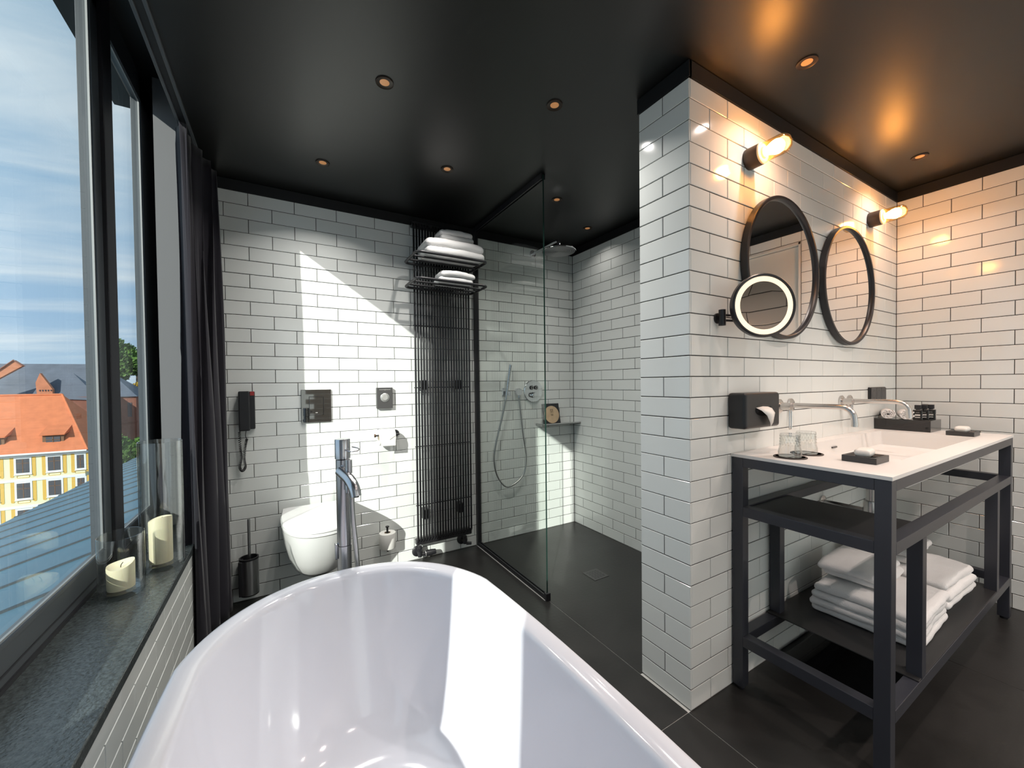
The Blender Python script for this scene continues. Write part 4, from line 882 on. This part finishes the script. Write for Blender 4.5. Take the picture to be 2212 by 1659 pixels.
# ------------------------------------------------------------------ curtains and rail
rl = thing('curtain_rail', 'double black curtain track along the ceiling edge by the window', 'curtain rail', (0, 0, 0))
for x in (-0.362, -0.328): MB().box(x - 0.005, x + 0.005, -1.55, 2.66, ZC - 0.014, ZC - 0.0005 if x > CEIL_EDGE else ZC + 0.03).build('track', 'frame_grey', rl, 0.001)
MB().box(-0.3565, -0.3335, -1.55, 2.66, ZC - 0.006, ZC - 0.001).build('slot', 'trim_black', rl)
def curtain(label, path, folds, amp, seed, z1=ZC - 0.016, flare=0.0):
    """gathered cloth: wavy plan line extruded to the floor, looser towards the hem"""
    n = folds * 14; rows = 34; rnd = random.Random(seed); ph_ = [rnd.uniform(-0.5, 0.5) for _ in range(folds + 1)]; am = [rnd.uniform(0.75, 1.25) for _ in range(folds + 1)]
    P = catmull([Vector((x, y, 0)) for x, y in path], 24); vs = []; fs = []
    for j in range(rows + 1):
        v = j / rows; z = z1 + (0.006 - z1) * v
        for i in range(n + 1):
            f = i / n * (len(P) - 1); k = min(int(f), len(P) - 2); p = P[k].lerp(P[k + 1], f - k); t = (P[k + 1] - P[k]).normalized(); nn = Vector((t.y, -t.x, 0))
            fi = i / n * folds; k2 = min(int(fi), folds); wv = math.sin(2 * math.pi * fi + ph_[k2] * 0.35 + 0.5 * math.sin(v * 3 + k2))
            a = amp * am[k2] * (0.75 + 0.45 * v) + 0.006 * math.sin(v * 7 + i * 0.3)
            q = p + nn * (wv * a) + t * (0.012 * math.sin(2 * math.pi * fi * 2 + v * 4)) + nn * flare * v
            vs.append(Vector((q.x, q.y, z)))
    for j in range(rows):
        for i in range(n): fs.append((j * (n + 1) + i, j * (n + 1) + i + 1, (j + 1) * (n + 1) + i + 1, (j + 1) * (n + 1) + i))
    o = MB().add(vs, fs, True).build('curtain', 'velvet'); m_ = o.modifiers.new('solid', 'SOLIDIFY'); m_.thickness = 0.003
    return tag(o, label, 'curtain', 'dark velvet curtains')
curtain('dark plum velvet curtain gathered in the corner beside the toilet wall', [(-0.360, 2.19), (-0.350, 2.31), (-0.325, 2.44), (-0.300, 2.55), (-0.285, 2.678)], 5, 0.028, 2, flare=0.012)
curtain('unseen dark plum velvet curtain added to shade the near end of the window', [(-0.300, -0.66), (-0.300, -0.58), (-0.300, -0.49)], 3, 0.030, 5)  # out of view, added to cut the sun beside the near jamb

# ------------------------------------------------------------------ outdoors
mr = thing('metal_roof', 'blue grey standing seam metal roof sloping away just outside the window', 'roof', (0, 0, 0))
ex, ez, ix, iz = -2.66, -0.25, -0.70, 0.36
pitch_y = 0.52; sheet = None
for k in range(58):
    y = -2.6 + k * pitch_y
    if k == 0:
        mbk = MB(); mbk.add([(ix, 0.004, iz), (ix, pitch_y - 0.004, iz), (ex, pitch_y - 0.004, ez), (ex, 0.004, ez), (ix, 0.004, iz - 0.03), (ix, pitch_y - 0.004, iz - 0.03), (ex, pitch_y - 0.004, ez - 0.03), (ex, 0.004, ez - 0.03)],
                            [(0, 3, 2, 1), (4, 5, 6, 7), (0, 1, 5, 4), (2, 3, 7, 6), (1, 2, 6, 5), (3, 0, 4, 7)])
        sheet = mbk.mesh('sheet', 'seam_metal')
        seam_me = MB().add([(ix, -0.010, iz), (ix, 0.010, iz), (ex, 0.010, ez), (ex, -0.010, ez), (ix, -0.008, iz + 0.010), (ix, 0.008, iz + 0.010), (ex, 0.008, ez + 0.010), (ex, -0.008, ez + 0.010)], [(4, 5, 6, 7), (0, 1, 5, 4), (1, 2, 6, 5), (2, 3, 7, 6), (3, 0, 4, 7)]).mesh('seam', 'seam_dark')
    for nm, me in (('sheet', sheet), ('seam', seam_me)):
        o = bpy.data.objects.new(nm, me); COL.objects.link(o); o.parent = mr; o.location = (0, y, 0)
MB().box(ix - 0.02, -0.655, -2.6, 27, iz - 0.03, iz + 0.10).build('flashing', 'frame_dark', mr)
MB().box(ex, ex + 0.4, -2.6, 27, -14, ez - 0.05).build('wall', 'facade_white', mr)
# yellow house
GZ = -16.0
yh = thing('yellow_house', 'yellow rendered house with orange tiled hipped roof and ochre window surrounds', 'house', (0, 0, 0))
HX0, HX1, HY, HD = -36.0, -16.87, 55.0, 9.8
EZ, RZ = -4.85, 0.57
MB().box(HX0, HX1, HY, HY + HD, GZ, EZ).build('wall', 'facade_yellow', yh)
MB().box(HX0 - 0.2, HX1 + 0.25, HY - 0.25, HY + HD + 0.2, EZ - 0.30, EZ - 0.02).build('cornice', 'facade_white', yh)
for z in (-7.25, -9.75): MB().box(HX0, HX1 + 0.03, HY - 0.06, HY, z - 0.22, z).build('string_course', 'facade_white', yh)
ra_ = (HX0 + 4, HY + HD / 2, RZ); rb_ = (-19.9, HY + HD / 2, RZ)
e0, e1, e2, e3 = (HX0 - 0.3, HY - 0.4, EZ), (HX1 + 0.35, HY - 0.4, EZ), (HX1 + 0.35, HY + HD + 0.3, EZ), (HX0 - 0.3, HY + HD + 0.3, EZ)
MB().add([e0, e1, e2, e3, ra_, rb_], [(0, 1, 5, 4), (1, 2, 5), (2, 3, 4, 5), (3, 0, 4), (3, 2, 1, 0)]).build('roof', 'roof_orange', yh)
MB().tube([ra_, rb_], 0.12, 8).tube([rb_, e1], 0.10, 8).build('ridge_tiles', 'roof_orange', yh)
MB().tube([(HX0, HY - 0.50, EZ - 0.03), (HX1 + 0.3, HY - 0.50, EZ - 0.03)], 0.09, 8).build('gutter', 'facade_white', yh)
for c_ in range(9):
    xc = -16.95 - 2.02 * c_ if c_ else -16.9
    xc = -18.95 - 2.03 * (c_ - 1) if c_ else -17.17
    for zt_, zb_ in ((-5.28, -6.70), (-7.58, -9.08), (-10.1, -11.6)):
        hw_ = 0.46 if c_ else 0.29
        if zt_ < -9.5 and c_ > 5: continue
        wf = MB().box(xc - hw_ - 0.10, xc + hw_ + 0.10, HY - 0.05, HY, zb_ - 0.10, zt_ + 0.10).build('window', 'facade_white', yh)
        pn = MB().box(xc - hw_ + 0.04, xc + hw_ - 0.04, HY - 0.065, HY - 0.052, zb_ + 0.05, zt_ - 0.05).build('pane', 'window_dark', wf)
        MB().box(xc - 0.025, xc + 0.025, HY - 0.075, HY - 0.066, zb_ + 0.05, zt_ - 0.05).box(xc - hw_ + 0.04, xc + hw_ - 0.04, HY - 0.075, HY - 0.066, zb_ + 0.92, zb_ + 0.97).build('glazing_bar', 'dormer_wood', wf)
        MB().box(xc - hw_ - 0.12, xc + hw_ + 0.12, HY - 0.12, HY, zb_ - 0.14, zb_ - 0.10).build('sill', 'facade_white', wf)
        for s in (-1, 1):
            a = xc + s * (hw_ + 0.12); b = xc + s * (hw_ + 0.36); x0, x1 = min(a, b), max(a, b)
            poly = rrect(x0, x1, zb_ - 0.35, zt_ + 0.18, 0.11, 3)
            MB().rings([[Vector((x, HY - 0.02, z)) for x, z in poly], [Vector((x, HY + 0.01, z)) for x, z in poly]], True, True, False).build('painted_surround', 'facade_ochre', yh)
        pl = rrect(xc - 0.40, xc + 0.40, zb_ - 0.42, zb_ - 0.20, 0.10, 4)
        MB().tube([(x, HY - 0.012, z) for x, z in pl], 0.022, 4, closed=True).build('painted_panel', 'facade_ochre', yh)
def dormer(xc, parent):
    t = MB().box(xc - 0.72, xc + 0.72, HY + 0.5, HY + 2.6, -4.35, -3.25).build('dormer', 'dormer_wood', parent)
    MB().add([(xc - 0.85, HY + 0.25, -3.22), (xc + 0.85, HY + 0.25, -3.22), (xc + 0.85, HY + 4.2, -1.45), (xc - 0.85, HY + 4.2, -1.45), (xc - 0.85, HY + 0.25, -3.30), (xc + 0.85, HY + 0.25, -3.30), (xc + 0.85, HY + 4.2, -2.6), (xc - 0.85, HY + 4.2, -2.6)], [(0, 1, 2, 3), (0, 4, 5, 1), (1, 5, 6, 2), (3, 7, 4, 0)]).build('dormer_roof', 'roof_orange', t)
    MB().box(xc - 0.48, xc + 0.48, HY + 0.46, HY + 0.5, -4.05, -3.45).build('dormer_window', 'window_dark', t)
    MB().box(xc - 0.03, xc + 0.03, HY + 0.43, HY + 0.46, -4.05, -3.45).box(xc - 0.48, xc + 0.48, HY + 0.43, HY + 0.46, -3.77, -3.72).build('dormer_bars', 'dormer_wood', t)
for xc in (-19.15, -23.0, -27.0): dormer(xc, yh)
# slate roofed complex behind
sb = thing('slate_house', 'large dark slate roof with brick gables behind the orange roof', 'house', (0, 0, 0))
MB().box(-45, -23.6, 80, 90, GZ, -3.0).build('wall', 'brick_red', sb)
MB().add([(-46, 79.5, -3.0), (-23, 79.5, -3.0), (-23, 90.5, -3.0), (-46, 90.5, -3.0), (-44, 85, 4.75), (-24.6, 85, 4.9)], [(0, 1, 5, 4), (1, 2, 5), (2, 3, 4, 5), (3, 0, 4), (3, 2, 1, 0)]).build('roof', 'slate_roof', sb)
MB().add([(-35, 79.0, 0.25), (-29.85, 79.0, 4.33), (-30.65, 79.0, 5.06), (-35, 79.0, 0.68), (-35, 79.6, 0.25), (-29.85, 79.6, 4.33), (-30.65, 79.6, 5.06), (-35, 79.6, 0.68)], [(0, 1, 2, 3), (4, 7, 6, 5), (1, 5, 6, 2), (2, 6, 7, 3), (0, 4, 5, 1)]).build('gable_wall', 'brick_orange', sb)
MB().tube([(-35.1, 78.9, 0.6), (-30.65, 78.9, 5.06), (-29.8, 78.9, 4.3)], 0.10, 6).build('gable_coping', 'brick_red', sb)
gb = thing('gabled_house', 'dark slate roof with a small orange brick gable behind the yellow house', 'house', (0, 0, 0))
MB().box(-24.4, -18.9, 66.2, 69.4, GZ, 0.2).build('wall', 'brick_red', gb)
MB().add([(-24.5, 66.0, 0.2), (-18.7, 66.0, -0.3), (-18.7, 69.5, -0.3), (-24.5, 69.5, 0.2), (-23.7, 68.0, 3.1), (-21.6, 68.0, 3.05)], [(0, 1, 5, 4), (1, 2, 5), (2, 3, 4, 5), (3, 0, 4), (3, 2, 1, 0)]).build('roof', 'slate_roof', gb)
MB().add([(-23.93, 66.0, 0.3), (-22.69, 66.0, 0.3), (-22.72, 66.0, 1.15), (-23.66, 66.0, 2.99), (-24.02, 66.0, 1.9), (-23.93, 66.5, 0.3), (-22.69, 66.5, 0.3), (-22.72, 66.5, 1.15), (-23.66, 66.5, 2.99), (-24.02, 66.5, 1.9)], [(0, 1, 2, 3, 4), (9, 8, 7, 6, 5), (1, 6, 7, 2), (2, 7, 8, 3), (3, 8, 9, 4), (4, 9, 5, 0)]).build('gable', 'brick_orange', gb)
for k in range(5): MB().box(-23.74 + k * 0.22, -23.66 + k * 0.22, 65.94, 66.0, 0.92, 1.10).build('vent_slot', 'window_dark', gb)
bw = thing('brick_tower', 'brown brick building with a slate pyramid roof seen through the far pane', 'house', (0, 0, 0))
MB().box(-23.0, -16.5, 70, 77, GZ, 0.05).build('wall', 'brick_red', bw)
MB().add([(-23.4, 69.7, 0.05), (-16.3, 69.7, 0.05), (-16.3, 77.3, 0.05), (-23.4, 77.3, 0.05), (-19.8, 73.5, 3.3)], [(0, 1, 4), (1, 2, 4), (2, 3, 4), (3, 0, 4), (3, 2, 1, 0)]).build('roof', 'slate_roof', bw)
MB().box(-17.35, -16.95, 69.93, 70.0, -2.6, -0.75).build('window', 'window_dark', bw)
MB().box(-23.1, -16.4, 69.85, 70.0, -3.35, -3.15).build('ledge', 'brick_red', bw)
def tree(name, label, loc, rx, rz, n, m, seed, leaf=0.34, th_=1.0):
    t = thing(name, label, 'tree', loc, group='trees beyond the window'); rnd = random.Random(seed); mb = MB()
    cl = [(Vector((rnd.uniform(-1, 1) * rx, rnd.uniform(-1, 1) * rx, rz + rnd.uniform(-0.85, 0.85) * rz)), rnd.uniform(0.28, 0.5) * rx) for _ in range(22)]
    for k in range(n):
        c, r = cl[k % len(cl)]
        d = Vector((rnd.gauss(0, 1), rnd.gauss(0, 1), rnd.gauss(0, 1))).normalized() * (rnd.random() ** 0.4) * r; p = c + d
        a = Vector((rnd.gauss(0, 1), rnd.gauss(0, 1), rnd.gauss(0, 1))).normalized(); b = a.orthogonal().normalized(); s = leaf * rnd.uniform(0.6, 1.3); e = a.cross(b)
        mb.add([p - b * s, p + e * s * 0.55, p + b * s, p - e * s * 0.55], [(0, 1, 2, 3)])
    mb.build('crown', m, t)
    MB().tube([(0, 0, -th_), (0.1, 0, 0), (0, 0.1, rz * 0.9)], 0.3, 8, rs=[0.32, 0.24, 0.12]).build('trunk', 'bark', t)
    return t
tree('tree', 'tall green tree behind the brick building', (-22.2, 95, 2.6), 3.4, 3.4, 7000, 'leaf_green', 1, 0.30, 18)
tree('tree', 'golden yellow autumn tree beside the brick building', (-18.3, 80, -3.2), 1.9, 3.0, 4200, 'leaf_yellow', 2, 0.24, 12)
tree('tree', 'dense green tree standing low in front of the brick building', (-12.3, 50, -8.4), 1.8, 2.7, 4200, 'leaf_green', 3, 0.24, 7)
tree('tree', 'dark green tree beyond the yellow tree', (-13.5, 90, -4.0), 4.0, 4.0, 2400, 'leaf_green', 6, 0.4, 12)
ground = MB().box(-120, 40, -60, 160, GZ - 0.5, GZ).build('ground', 'street'); tag(ground, 'grey street level far below the window', 'street', kind='structure')
